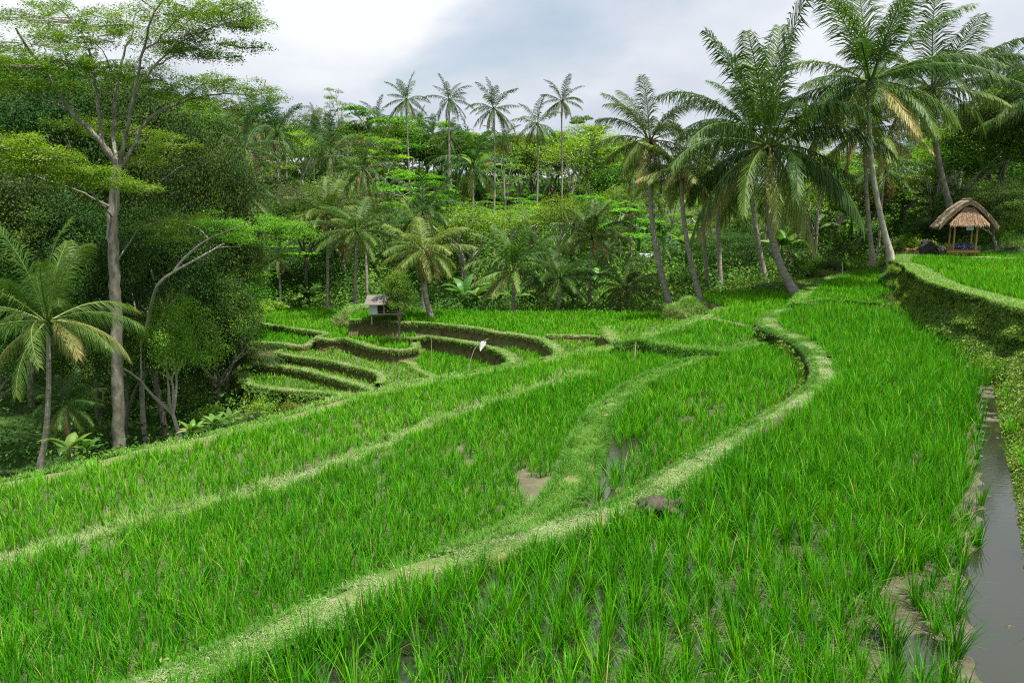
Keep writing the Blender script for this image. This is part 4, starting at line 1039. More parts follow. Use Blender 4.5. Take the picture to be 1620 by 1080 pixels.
def umb_crown(seed, tiers=6, per=420, size=0.02, wide=0.62, low=0.45, thick=0.035):
    """flat-topped feathery tree: spreading limbs with flat pads"""
    r = np.random.default_rng(seed)
    tr = MB(); tr.add(*tube([(0, 0, -0.05), (0.01, 0, 0.2), (0, 0.01, low * 0.8)], [0.022, 0.018, 0.015], 7))
    lf = MB(); base = np.array([0, 0.01, low * 0.8])
    for k in range(tiers):
        a = k * 2.4 + r.normal(0, 0.3); f = k / (tiers - 1)
        rr = wide * r.uniform(0.45, 0.9) * (1 - 0.35 * f); zz = low + (0.97 - low) * (0.15 + 0.85 * f) - 0.04
        end = np.array([math.cos(a) * rr, math.sin(a) * rr, zz])
        m1 = base * 0.5 + end * 0.5 + np.array([0, 0, 0.02 + 0.05 * r.random()])
        tr.add(*tube(smooth([base, m1, end], 0.05), 0.007, 5))
        pads = 5
        for j in range(pads):
            c = end + np.array([r.normal(0, 0.13), r.normal(0, 0.13), r.normal(0, 0.02)])
            tr.add(*tube([m1 * 0.4 + end * 0.6, (m1 * 0.2 + end * 0.4 + c * 0.4) + [0, 0, -0.01], c - [0, 0, 0.01]], 0.003, 4))
            ra = r.uniform(0.09, 0.17); n = per // 3
            th = r.uniform(0, 6.28, n); q = np.sqrt(r.random(n)) * ra * (0.75 + 0.5 * vnoise(np.cos(th) * 2 + k, np.sin(th) * 2 + j, seed))
            P = c + np.stack([np.cos(th) * q, np.sin(th) * q, thick * (1 - (q / ra) ** 2) * r.uniform(-0.3, 1, n)], -1)
            up = np.tile([0, 0, 1.0], (n, 1)); t = 0.5 + r.normal(0, 0.16, n) + r.normal(0, 0.12)
            lf.add(*leaves(P, up, size * r.uniform(0.6, 1.3, n), np.clip(t, 0, 1), 0.5, 0.45))
    return tr, lf
LIB = {}
def lib(key, fn, bark, leaf, **kw):
    tr, lf = fn(**kw)
    LIB[key] = (tr.mesh('trunk', bark, True), lf.mesh('crown', leaf))
for i in range(4): lib(f'round{i}', round_crown, BARKD, LDARK, seed=20 + i, nclu=75, per=120, size=0.085, rad=(0.42 + 0.05 * (i % 2), 0.36), low=0.30 + 0.08 * (i % 3))
for i in range(2): lib(f'olive{i}', round_crown, BARKP, LOLV, seed=40 + i, nclu=80, per=80, size=0.06, rad=(0.46, 0.36), low=0.22, cs=0.15, hollow=0.3)
for i in range(2): lib(f'airy{i}', round_crown, BARKP, LUMB, seed=50 + i, nclu=34, per=110, size=0.075, rad=(0.36, 0.36), low=0.38, cs=0.14, hollow=0.2)
for i in range(3): lib(f'umb{i}', umb_crown, BARKP, LUMB, seed=60 + i, tiers=7 + i, per=620, size=0.030, wide=0.62)
for i in range(2): lib(f'slim{i}', umb_crown, BARKP, LUMB, seed=70 + i, tiers=9, per=260, size=0.022, wide=0.34, low=0.3, thick=0.03)
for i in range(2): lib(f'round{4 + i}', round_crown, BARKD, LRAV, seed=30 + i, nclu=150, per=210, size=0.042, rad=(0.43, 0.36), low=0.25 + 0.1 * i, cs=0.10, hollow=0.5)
lib('airy2', round_crown, BARKP, LUMB, seed=55, nclu=60, per=170, size=0.045, rad=(0.38, 0.36), low=0.35, cs=0.11, hollow=0.3)
RADIUS = {'round': 0.45, 'olive': 0.47, 'airy': 0.38, 'umb': 0.6, 'slim': 0.36}
KIND = {'round': ('dark_broadleaf_tree', 'tree'), 'olive': ('olive_bush_tree', 'tree'), 'airy': ('light_broadleaf_tree', 'tree'), 'umb': ('umbrella_tree', 'tree'), 'slim': ('slender_tree', 'tree')}
def tree(key, pos, hgt, wide, label, group=None, rz=None):
    k = key.rstrip('0123456789')
    e = empty(KIND[k][0], tuple(pos), rz if rz is not None else random.uniform(0, 6.28))
    tag(e, label, 'tree', group)
    for nm, me in zip(('trunk', 'crown'), LIB[key]): link(nm, me, e, sc=(wide, wide, hgt))
    return e
def tree_px(key, x, ytop, Y, hgt_px, r_px, label, group=None):
    """tree whose top shows at (x, ytop); stands on the ground there"""
    P = AT(x, ytop, Y); g = float(base_z(P[0], P[1])) - 0.15
    hg = max(P[2] - g, 1.5)
    wd_ = r_px / 1215 * Y / RADIUS[key.rstrip('0123456789')]
    return tree(key, (P[0], P[1], g), hg, wd_, label, group)
# forest scatter on the hillsides
TOPX = [0, 100, 200, 320, 420, 450, 500, 540, 600, 650, 700, 800, 860, 930, 960, 1000, 1100, 1200, 1250, 1290, 1330, 1400, 1450, 1500, 1560, 1600, 1640]
TOPY = [60, 85, 110, 150, 165, 180, 195, 205, 172, 170, 195, 215, 195, 185, 225, 255, 290, 305, 300, 250, 235, 235, 200, 185, 150, 115, 90]
GL = {'round': ('dark leafy tree packed into the hillside forest', 'dark leafy forest trees'), 'olive': ('olive-grey bushy tree on the hillside', 'olive bushy hillside trees'),
      'airy': ('light green open-crowned tree in the hillside forest', 'light green forest trees'), 'umb': ('flat-topped feathery tree in the hillside forest', 'flat-topped forest trees'), 'slim': ('slender pale-stemmed tree rising from the forest', 'slender forest trees')}
LANDM = [(150, 60, 'the layered canopy tree'), (45, 330, 'the young sunlit palm'), (330, 190, 'the bare leaning branches'), (345, 240, 'the pale-fronded hillside palm'), (390, 300, 'the straw-fronded low palm'), (515, 338, 'the thin bare-trunked palm'), (563, 365, 'the grey-fronded palm'),
 (670, 395, 'the yellowing palm'), (643, 158, 'the first skyline palm'), (711, 158, 'the second skyline palm'), (781, 172, 'the third skyline palm'), (850, 196, 'the fourth skyline palm'), (889, 160, 'the fifth skyline palm'), (812, 428, 'the pale-fronded low palm'), (936, 375, 'the slim seedling-terrace palm'), (535, 170, 'the wispy skyline tree'),
 (1028, 222, 'the tall leaning palm'), (1078, 268, 'the palm on the earth mound'), (1137, 265, 'the twin palms'), (1217, 232, 'the thickest leaning palm'), (1300, 340, 'the valley banana plants'), (1376, 128, 'the mottled palm'), (1452, 182, 'the small gap palm'), (1476, 140, 'the dark gazebo palm'), (1520, 335, 'the gazebo roof'), (1655, 168, 'the right-edge palm crown'), (1597, 98, 'the top right ridge palm'), (1026, 404, 'the white-roofed shed'), (617, 480, 'the field hut'), (450, 340, 'the bright flat-topped tree')]
GN = {'round': 'dark tree', 'olive': 'olive bushy tree', 'airy': 'light green tree', 'umb': 'flat-topped tree', 'slim': 'slender tree', 'palm': 'coconut palm'}
def name_forest(made):
    seen = {}
    for e_, k, u, v, Y in made:
        d = [math.hypot(u - a, (v - b) * 1.2) for a, b, _ in LANDM]; j = int(np.argmin(d)); a, b, nm = LANDM[j]
        hor = 'left of' if u < a - 18 else 'right of' if u > a + 18 else ''
        ver = 'above' if v < b - 22 else 'below' if v > b + 22 else ''
        rel = (ver + (' and ' if ver and hor else '') + hor) or 'directly behind'
        seen.setdefault(f'{GN[k]} {rel} {nm}', []).append((Y, e_))
    for lab, l in seen.items():
        l.sort(key=lambda q: q[0])
        if len(l) == 1: l[0][1]['label'] = ' '.join(lab.split()[:16])
        else:
            words = ['nearest', 'second nearest', 'third nearest', 'fourth nearest', 'fifth nearest', 'sixth nearest', 'seventh nearest', 'eighth nearest', 'ninth nearest', 'tenth nearest', 'eleventh nearest', 'twelfth nearest', 'thirteenth nearest', 'fourteenth nearest', 'fifteenth nearest', 'sixteenth nearest', 'seventeenth nearest', 'eighteenth nearest', 'nineteenth nearest', 'twentieth nearest']
            for i, (_, e_) in enumerate(l): e_['label'] = (('farthest ' if i == len(l) - 1 else words[min(i, 19)] + ' ') + lab)
def forest():
    made = []
    pts = []
    rr = np.random.default_rng(99)
    cand = []
    for _ in range(14000):
        Y = rr.uniform(36, 150); x = rr.uniform(-120, 1740)
        cand.append((x, Y))
    occ = []
    fields = [p for k, (p, z) in POLY.items()]
    cnt = 0
    for x, Y in cand:
        X = (x - 810) / 1215 * Y * 1.0
        sp_ = 2.6 + 0.035 * (Y - 36) * 1.6
        if Y < 51 and x > 360: continue
        if 860 < x < 1250 and Y < 60: continue
        if 1250 < x < 1700 and Y < 50: continue
        if 985 < x < 1110 and 60 < Y < 75: continue
        if any((X - a) ** 2 + (Y - b) ** 2 < sp_ ** 2 for a, b in occ): continue
        occ.append((X, Y))
        g = float(base_z(X, Y))
        q = np.array([X, Y, g])
        u, v = PX(q)
        ytop = float(np.interp(u, TOPX, TOPY)) + rr.uniform(0, 22)
        if 51 <= Y < 78:
            for hx in (643, 711, 781, 797, 850, 889):
                if abs(u - hx) < 30: ytop = max(ytop, 300 + rr.uniform(0, 25))
        maxh = AT(u, ytop, Y)[2] - g
        h_ = rr.uniform(4.5, 8.5) if Y < 60 else rr.uniform(6, 10.5)
        if maxh < 1.8: continue
        h_ = min(h_, maxh)
        if Y > 100: h_ = min(maxh, 12)
        left = u < 430
        if rr.random() < 0.27 and Y > 50 and maxh > 5:
            hp_ = min(maxh - 1, rr.uniform(5.5, 11)); tp = PX(np.array([X, Y, g + hp_])); n0 = len(COL.objects)
            e_ = palm('palm', None, (float(tp[0]), float(tp[1])), Y, rr.uniform(2.3, 3.3) / Y * 1215 / 1.17, 'fg'[rr.integers(2)], rr.uniform(0.09, 0.14), rz=rr.uniform(0, 6.2), bark=BARKP if rr.random() < 0.5 else BARK)
            e_['group'] = 'hillside palms'; made.append((e_, 'palm', float(tp[0]), float(tp[1]), Y)); continue
        p = rr.random()
        if u > 430 and u < 560: kinds, pr = ['olive', 'round', 'airy', 'umb'], [.5, .2, .15, .15]
        elif 560 <= u < 760: kinds, pr = ['umb', 'round', 'airy', 'slim'], [.36, .16, .3, .18]
        elif left: kinds, pr = ['round', 'airy', 'umb', 'olive'], [.42, .3, .18, .1]
        else: kinds, pr = ['round', 'airy', 'umb', 'slim', 'olive'], [.2, .36, .16, .2, .08]
        k = kinds[rr.choice(len(kinds), p=pr)]
        nvar = {'round': 4, 'olive': 2, 'airy': 2, 'umb': 3, 'slim': 2}[k]
        wd_ = h_ * rr.uniform(0.8, 1.15) if k != 'slim' else h_ * rr.uniform(0.7, 0.9)
        if wd_ < 4 and Y > 60: wd_ = 4.5
        key_ = f'{k}{rr.integers(nvar)}'
        e_ = tree(key_, (X, Y, g - 0.2), h_, wd_, *GL[k])
        tu, tv = PX(np.array([X, Y, g + h_ * 0.8]))
        made.append((e_, k, float(tu), float(tv), Y))
        cnt += 1
        if cnt >= 290: break
    name_forest(made)
    print('forest trees', cnt, 'of', len(occ))
forest()
# trees of the dark ravine on the left, and single trees that can be told apart
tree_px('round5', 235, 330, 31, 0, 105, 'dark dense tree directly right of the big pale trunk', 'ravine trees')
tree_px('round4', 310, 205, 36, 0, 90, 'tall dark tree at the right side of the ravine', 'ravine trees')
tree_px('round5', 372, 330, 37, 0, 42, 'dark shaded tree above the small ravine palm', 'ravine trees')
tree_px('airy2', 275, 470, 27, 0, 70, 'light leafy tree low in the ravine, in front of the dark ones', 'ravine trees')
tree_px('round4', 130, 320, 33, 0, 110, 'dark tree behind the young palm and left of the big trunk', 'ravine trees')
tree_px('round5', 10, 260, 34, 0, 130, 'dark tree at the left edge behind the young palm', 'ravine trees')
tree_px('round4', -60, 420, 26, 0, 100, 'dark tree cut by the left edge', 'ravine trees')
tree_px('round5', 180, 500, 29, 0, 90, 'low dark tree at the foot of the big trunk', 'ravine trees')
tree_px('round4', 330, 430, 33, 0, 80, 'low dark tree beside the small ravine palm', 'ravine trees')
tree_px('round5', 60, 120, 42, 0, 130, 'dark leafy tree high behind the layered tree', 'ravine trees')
tree_px('round4', 220, 130, 43, 0, 110, 'tall leafy tree seen through the boughs of the layered tree', 'ravine trees')
tree_px('umb0', 415, 335, 53, 0, 95, 'bright flat-topped tree left of the thin bare-trunked palm')
hp = AT(630, 512, 35.0)
tree('round0', (hp[0], hp[1], -2.0), AT(625, 430, 35)[2] + 2.0, 1.75, 'small round dark tree in front of the field hut')
tree_px('olive0', 480, 175, 92, 0, 50, 'olive bush tree breaking the skyline left of the skyline palms')
tree_px('umb1', 600, 168, 88, 0, 75, 'broad umbrella tree on the skyline left of the first skyline palm')
tree_px('umb2', 720, 195, 92, 0, 60, 'broad umbrella tree on the skyline between skyline palms')
for i_, x_ in enumerate(range(590, 985, 26)):
    tree_px(('round1', 'airy0', 'umb2', 'round2', 'airy1')[i_ % 5], x_, 212 + (i_ * 37) % 26, 86 + (i_ * 13) % 9, 0, 46, f"tree in the row under the skyline palms, {['leftmost', 'second', 'third', 'fourth', 'fifth', 'sixth', 'seventh', 'eighth', 'ninth', 'tenth', 'eleventh', 'twelfth', 'thirteenth', 'fourteenth', 'fifteenth', 'sixteenth'][i_]} from the left", 'trees under the skyline palms')
tree_px('slim0', 535, 138, 100, 0, 24, 'thin wispy tree standing clear above the skyline')
tree_px('slim1', 1275, 212, 90, 0, 60, 'tall layered airy tree on the far ridge right of the thickest palm')
tree_px('slim0', 1340, 235, 85, 0, 50, 'airy tree on the far ridge behind the lower palm crown')
tree_px('umb1', 690, 300, 58, 0, 60, 'bright umbrella tree on the slope above the yellowing palm')
tree_px('umb0', 930, 180, 85, 0, 45, 'umbrella tree at the right end of the skyline row')
tree_px('round4', 1600, 150, 50, 0, 95, 'big dark tree on the right slope behind the gazebo')
tree_px('airy1', 1520, 215, 52, 0, 80, 'light green tree on the slope above the gazebo')
tree_px('round4', 1590, 290, 44, 0, 62, 'dark bushy tree right of the gazebo')
tree_px('airy0', 1440, 270, 56, 0, 75, 'light green tree left of the gazebo behind the palms')
tree_px('round4', 1540, 300, 48, 0, 60, 'dark bushy tree just behind the gazebo')
tree_px('round4', 1160, 370, 56, 0, 70, 'dark round tree behind the twin palms')
tree_px('round4', 1470, 345, 48, 0, 40, 'dark bush tree left of the gazebo roof')

# ------------------------------------------------------------------ the big layered tree on the left
def big_tree():
    Y = 26.0
    base = AT(188, 716, Y); base[2] = float(base_z(base[0], base[1])) - 0.2
    e = empty('layered_canopy_tree', tuple(base))
    tag(e, 'tall tree with layered feathery canopy and pale forking boughs at the left', 'tree')
    tr = MB(); r = np.random.default_rng(5)
    def pp(l): return np.array([AT(x, y, Y + d) for x, y, d in l]) - base
    def br(l, r0, r1, ns=8):
        p = smooth(pp(l), 0.25)
        p[1:-1] += r.normal(0, 0.02, (len(p) - 2, 3))
        if r0 < 0.2: r0, r1 = r0 * 0.72, r1 * 0.72
        tr.add(*tube(p, np.linspace(r0, r1, len(p)), ns))
    br([(188, 745, 0), (187, 600, 0), (182, 450, 0), (178, 330, 0), (186, 262, 0)], 0.215, 0.16, 14)
    br([(186, 265, 0), (160, 225, -.3), (110, 175, -.6), (75, 115, -1), (50, 85, -1.5), (25, 45, -2)], 0.13, 0.04)
    br([(110, 175, -.6), (60, 150, -1.4), (0, 100, -2)], 0.05, 0.02, 6)
    br([(75, 115, -1), (110, 95, -.6), (140, 55, 0)], 0.035, 0.012, 6)
    br([(184, 262, 0), (160, 215, .3), (153, 150, .7), (140, 75, 1), (110, 30, 1.5), (80, 0, 2)], 0.09, 0.03)
    br([(186, 258, 0), (180, 215, .5), (186, 130, .8), (205, 65, 1), (215, 20, 1.2)], 0.10, 0.03)
    br([(186, 130, .8), (160, 80, .5), (120, 45, 0)], 0.035, 0.012, 6)
    br([(190, 260, 0), (212, 150, -.4), (225, 85, -.6), (240, 30, -1), (270, -20, -1)], 0.10, 0.03)
    br([(212, 150, -.4), (240, 110, -1), (290, 65, -1.4), (350, 40, -1.8), (410, 35, -2)], 0.05, 0.015, 6)
    br([(240, 110, -1), (285, 85, -1.5), (340, 70, -2), (400, 75, -2)], 0.035, 0.012, 6)
    br([(192, 265, 0), (235, 190, .5), (280, 165, .9), (340, 150, 1.2), (410, 150, 1.4)], 0.09, 0.02)
    br([(280, 165, .9), (330, 130, .4), (380, 125, .4)], 0.035, 0.012, 6)
    br([(182, 262, 0), (195, 262, 1), (228, 300, 2), (270, 275, 2.4), (290, 262, 2.6)], 0.06, 0.02, 6)
    br([(225, 85, -.6), (262, 50, -1.2), (310, 10, -1.6), (350, -20, -2)], 0.04, 0.012, 6)
    br([(268, 60, -1), (330, 5, -1), (360, 10, -1)], 0.02, 0.01, 5)
    br([(179, 330, 0), (120, 300, -1), (70, 285, -2), (10, 262, -3)], 0.06, 0.02, 6)
    br([(179, 345, 0), (150, 310, -2), (120, 262, -3), (60, 235, -4)], 0.05, 0.02, 6)
    br([(182, 420, 0), (225, 360, 1), (262, 350, 1.5), (300, 320, 2)], 0.04, 0.015, 6)
    tr.build('trunk', BARKD, e, True)
    lf = MB()
    pads = [(40, 60, 85, 22, -1.5), (0, 95, 70, 22, -2), (120, 28, 90, 22, .5), (70, 20, 80, 18, 1.5), (200, 30, 80, 20, .8), (150, 50, 60, 16, 0), (255, 15, 75, 18, -1), (320, 10, 70, 16, -1.4), (370, 8, 45, 12, -1.8),
     (400, 35, 40, 9, -2), (350, 25, 55, 12, -1.8), (300, 48, 42, 10, -1.6), (385, 68, 30, 10, -2), (345, 85, 34, 9, -1.2), (300, 80, 42, 10, -1.2), (310, 60, 30, 8, -1), (240, 60, 40, 10, -.6), (265, 72, 36, 9, -.5), (110, 60, 60, 12, .2),
     (330, 125, 55, 15, .9), (380, 132, 52, 16, 1.3), (420, 150, 26, 10, 1.5), (290, 145, 45, 13, .8), (350, 165, 50, 10, 1.6), (260, 120, 50, 16, .4), (230, 100, 40, 16, .2), (200, 115, 42, 18, .8),
     (160, 105, 45, 14, .5), (120, 95, 40, 12, -.5), (60, 95, 50, 14, -1), (20, 130, 60, 14, -1.8), (80, 130, 45, 12, -1),
     (30, 228, 60, 13, -4), (70, 243, 60, 12, -4), (10, 215, 60, 14, -4), (110, 265, 50, 10, -3.4), (150, 268, 42, 9, -3), (175, 285, 42, 9, -3), (215, 292, 36, 9, -2.6), (60, 262, 60, 10, -3.6), (120, 285, 40, 8, -3),
     (0, 245, 50, 12, -3.5), (250, 355, 46, 12, 1.6), (300, 345, 42, 12, 2), (275, 372, 40, 8, 1.6), (230, 250, 50, 14, 2), (245, 220, 60, 16, 2.2), (200, 205, 60, 16, 2.5), (130, 190, 50, 14, 2)]
    for x, y, rx, ry, d in pads:
        c = AT(x, y, Y + d) - base; sx, sz = rx / 1215 * (Y + d), ry / 1215 * (Y + d)
        ncl = max(8, int(rx * 0.42))
        for j in range(ncl):
            th = r.uniform(0, 6.28); q = math.sqrt(r.random())
            cc = c + np.array([math.cos(th) * q * sx, math.sin(th) * q * sx * 0.8, (1 - q * q) * sz * r.uniform(-0.9, 1.2) - 0.3 * sz * q])
            n = 88
            t2 = r.uniform(0, 6.28, n); q2 = np.sqrt(r.random(n)) * r.uniform(0.2, 0.5)
            P = cc + np.stack([np.cos(t2) * q2, np.sin(t2) * q2, r.normal(0, 0.06, n) - q2 * 0.25], -1)
            t = 0.45 + r.normal(0, 0.12, n) + r.normal(0, 0.15) + (0.15 if y > 200 else 0)
            lf.add(*leaves(P, np.tile([0, 0, 1.0], (n, 1)), r.uniform(0.045, 0.095, n), np.clip(t, 0, 1), 0.5, 0.4))
            if j % 3 == 0: tr2.add(*tube([c + (cc - c) * 0.1 - [0, 0, 0.15], cc - [0, 0, 0.05]], 0.012, 4))
    lf.v += tr2.v; lf.t += tr2.t; lf.f[4] += [f + lf.n for f in tr2.f[4]]; lf.mi[4] += [m * 0 + 1 for m in tr2.mi[4]]
    lf.build('crown', [LUMB, BARKD], e)
tr2 = MB()
big_tree()
def bare_branches():
    e = empty('bare_branched_tree', tuple(AT(225, 560, 29)))
    b = AT(225, 560, 29); tag(e, 'leaning tree with bare pale branches reaching right below the layered tree', 'tree')
    tr = MB()
    def br(l, r0, r1):
        p = smooth(np.array([AT(x, y, 29 + d) for x, y, d in l]) - b, 0.25); tr.add(*tube(p, np.linspace(r0, r1, len(p)), 6))
    g = float(base_z(b[0], b[1])) - b[2] - 0.2
    tr.add(*tube(smooth([(-0.3, 0.3, g), (-0.2, 0.1, g * 0.5), (0, 0, 0)], 0.3), 0.1, 8))
    br([(225, 560, 0), (238, 490, -1), (250, 450, -2), (275, 430, -2), (320, 405, -2), (355, 385, -2)], 0.09, 0.03)
    br([(275, 430, -2), (290, 410, -2), (330, 378, -2.4), (398, 352, -3)], 0.05, 0.015)
    br([(320, 405, -2), (345, 392, -2), (380, 390, -2)], 0.03, 0.01)
    br([(330, 378, -2.4), (315, 362, -2.4), (295, 355, -2.4)], 0.02, 0.01)
    tr.build('trunk', BARKP, e, True)
    lf = MB(); r = np.random.default_rng(8)
    for x, y, rx in ((398, 350, 60), (440, 350, 50), (340, 350, 40), (470, 365, 30), (380, 372, 40)):
        c = AT(x, y, 26.5) - b
        for j in range(18):
            th = r.uniform(0, 6.28); q = math.sqrt(r.random()) * rx / 1215 * 27
            cc = c + np.array([math.cos(th) * q, math.sin(th) * q, r.normal(0, .12) - q * 0.12]); n = 90
            P = cc + r.normal(0, 1, (n, 3)) * np.array([0.2, 0.2, 0.05])
            lf.add(*leaves(P, np.tile([0, 0, 1.0], (n, 1)), r.uniform(0.05, 0.09, n), np.clip(0.6 + r.normal(0, .15, n), 0, 1), 0.5, 0.4))
    lf.build('crown', LUMB, e)
bare_branches()

# ------------------------------------------------------------------ undergrowth, bananas, shrubs
def undergrowth():
    n = 90000
    r = np.random.default_rng(12)
    Y = r.uniform(22, 120, n) ** 1.0; x = r.uniform(-80, 1700, n)
    X = (x - 810) / 1215 * Y
    z = base_z(X, Y)
    P = np.stack([X, Y, z], -1)
    ok = np.ones(n, bool)
    for k, (p, zz) in POLY.items(): ok &= ~inside(P[:, :2], p)
    ok &= ~((Y < 40) & (x > 420)) & ~((x > 1420) & (Y < 44)); ok &= ~((x > 1250) & (Y < 47))
    ok &= fbm(X * 0.35, Y * 0.35, 6) > 0.33
    ok &= ~((x < 430) & (Y < 33) & (r.random(n) < 0.7))
    P = P[ok]; per = 5; m = len(P)
    hgt = 0.3 + 1.6 * fbm(P[:, 0] * 0.5, P[:, 1] * 0.5, 14) ** 1.5
    Q_ = np.repeat(P, per, 0); n = len(Q_)
    Q_ = Q_ + r.normal(0, 0.22, (n, 3)); Q_[:, 2] += np.repeat(hgt, per) * r.uniform(0.2, 1, n)
    t = np.repeat(fbm(P[:, 0] * 0.3, P[:, 1] * 0.3, 15), per) + r.normal(0, 0.15, n)
    D = Q_[:, 1]
    mb = MB().add(*leaves(Q_, np.tile([0, -0.4, 0.9], (n, 1)), r.uniform(0.12, 0.3, n) * np.clip(D / 50, 0.7, 1.8), np.clip(t, 0, 1), 0.55, 0.6))
    tag(mb.build('undergrowth', UNDER), 'tangled low undergrowth covering the forest slopes', 'undergrowth', kind='stuff')
undergrowth()
def banana_mesh(seed, n=9, h=2.2):
    r = np.random.default_rng(seed)
    st = MB().add(*tube([(0, 0, -0.1), (0.03, 0, h * 0.3), (0, 0.02, h * 0.55)], [0.11, 0.09, 0.05], 8))
    lf = MB()
    for k in range(n):
        az = k * 2.4 + r.normal(0, .2); el = R(r.uniform(35, 80)); Ln = h * r.uniform(0.65, 0.95); wd_ = h * 0.13
        s = np.linspace(0, 1, 9); e = el - R(r.uniform(60, 110)) * s ** 1.3
        rr = np.concatenate([[0], np.cumsum(np.cos(e[:-1]) * Ln / 8)]); zz = np.concatenate([[0], np.cumsum(np.sin(e[:-1]) * Ln / 8)]) + h * 0.5
        C = np.stack([np.cos(az) * rr, np.sin(az) * rr, zz], -1); sd_ = np.array([-math.sin(az), math.cos(az), 0])
        wv = wd_ * np.interp(s, [0, 0.12, 0.3, 0.7, 1], [0.05, 0.1, 1, 0.9, 0.05])
        V = np.stack([C - sd_ * wv[:, None] + [0, 0, 0] - np.array([0, 0, 1]) * wv[:, None] * 0.35, C, C + sd_ * wv[:, None] - np.array([0, 0, 1]) * wv[:, None] * 0.35], 1).reshape(-1, 3)
        i = np.arange(8)[:, None] * 3
        F = np.concatenate([i + np.array([[0, 1, 4, 3]]), i + np.array([[1, 2, 5, 4]])])
        lf.add(V, F, np.clip(0.5 + r.normal(0, 0.2), 0, 1))
    return st.mesh('stem', BANL, True), lf.mesh('leaves', BANL)
BAN = [banana_mesh(1), banana_mesh(2, 7), banana_mesh(3, 11)]
def banana(x, y, Y, s, label, i=0):
    P = AT(x, y, Y)
    e = empty('banana_plant', tuple(P), random.uniform(0, 6.28)); tag(e, label, 'banana plant', 'banana plants')
    for nm, me in zip(('stem', 'leaves'), BAN[i % 3]): link(nm, me, e, sc=(s, s, s))
bl = [(112, 742, 19, .45, 'small banana plant by the rice edge beside the young palm trunk'), (140, 735, 20.5, .35, 'second small banana plant right of the young palm trunk'), (490, 495, 49, .8, 'banana plant at the forest edge left of the thin palm'), (475, 494, 50, .6, 'smaller banana plant at the far left terrace edge'),
 (735, 497, 46, 1.0, 'banana plant right of the yellowing palm'), (755, 497, 47, .8, 'banana plant at the terrace edge under the first low palm'), (790, 498, 47, .7, 'banana plant left of the pale-fronded low palm'), (850, 500, 46, .9, 'banana plant between the two low palms'), (862, 480, 50, 1.1, 'taller banana plant behind the low dark palm'), (838, 497, 47, .7, 'low banana clump by the pale-fronded palm'),
 (905, 500, 45, .9, 'banana plant right of the low dark palm'), (760, 300, 70, 1.4, 'banana plant high on the hillside'), (940, 470, 52, 1.0, 'banana plant on the stepped slope'), (1010, 395, 66, 1.3, 'banana plant beside the white-roofed shed'), (985, 390, 68, 1.4, 'banana plant left of the white-roofed shed'), (1085, 420, 60, 1.2, 'banana plant behind the tall leaning palm'),
 (1290, 395, 62, 1.4, 'banana plant in the valley right of the thickest palm'), (1310, 375, 66, 1.5, 'taller banana plant in the valley'), (1345, 380, 60, 1.4, 'banana plant left of the mottled palms'), (1425, 360, 56, 1.3, 'banana plant right of the mottled palm'), (1235, 420, 50, 1.0, 'banana plant behind the thickest palm foot'), (340, 690, 24, .35, 'small banana plant at the ravine edge'), (365, 680, 25, .3, 'tiny banana plant at the ravine edge'), (305, 700, 23, .3, 'leafy sprout at the foot of the ravine trees')]
for i, (x, y, Y, s_, lb) in enumerate(bl): banana(x, y, Y, s_, lb, i)
def shrub_mesh(seed, n=2600, size=0.10, mat=LDARK):
    r = np.random.default_rng(seed)
    nc = 30; d = r.normal(0, 1, (nc, 3)); d /= np.linalg.norm(d, axis=1)[:, None]; d[:, 2] = np.abs(d[:, 2])
    C = d * r.uniform(0.4, 0.95, nc)[:, None] * np.array([1, 1, 0.8])
    P = np.repeat(C, n // nc, 0) + r.normal(0, 0.14, (n // nc * nc, 3)); m = len(P)
    t = np.repeat(r.uniform(0.25, 0.85, nc), n // nc) + r.normal(0, 0.12, m)
    lf = MB().add(*leaves(P, np.repeat(d, n // nc, 0) * 0.5 + [0, 0, 0.8], size * r.uniform(0.6, 1.3, m), np.clip(t, 0, 1), 0.5, 0.6))
    st = MB()
    for k in range(0, nc, 3): st.add(*tube([(0, 0, -0.1), C[k] * 0.5 + [0, 0, 0.05], C[k]], [0.03, 0.02, 0.008], 4))
    return st.mesh('stems', BARKD), lf.mesh('foliage', mat)
SHR = {'d': shrub_mesh(1), 'l': shrub_mesh(2, mat=LUMB), 'o': shrub_mesh(3, mat=LOLV), 'y': shrub_mesh(4, 700, 0.16, YELL)}
SHL = {}
def shrub(x, y, Y, rpx, k, label, hs=1.0, name='leafy_shrub', ground=True):
    P = AT(x, y, Y)
    if ground: P[2] = min(P[2], float(base_z(P[0], P[1])) + 0.6)
    s_ = rpx / 1215 * Y
    e = empty(name, tuple(P), random.uniform(0, 6.28)); tag(e, label, 'shrub', None if k == 'y' else 'shrubs along the forest edge')
    for nm, me in zip(('stems', 'foliage'), SHR[k]): link(nm, me, e, sc=(s_, s_, s_ * hs))
shrub(857, 533, 37, 9, 'y', 'small yellow-leaved bush on the far terrace bank', 1.8, 'yellow_shrub', False)
for x_, y_, r_, k_, lb_ in ((1408, 452, 13, 'l', 'leafy weeds on the end of the high bank, upper clump'), (1402, 474, 12, 'o', 'leafy weeds on the end of the high bank, lower clump'), (1414, 430, 12, 'l', 'leafy weeds at the tip of the mown grass top')):
    shrub(x_, y_, 31.5, r_, k_, lb_, 1.2, 'bank_shrub', False)
rs = np.random.default_rng(44)
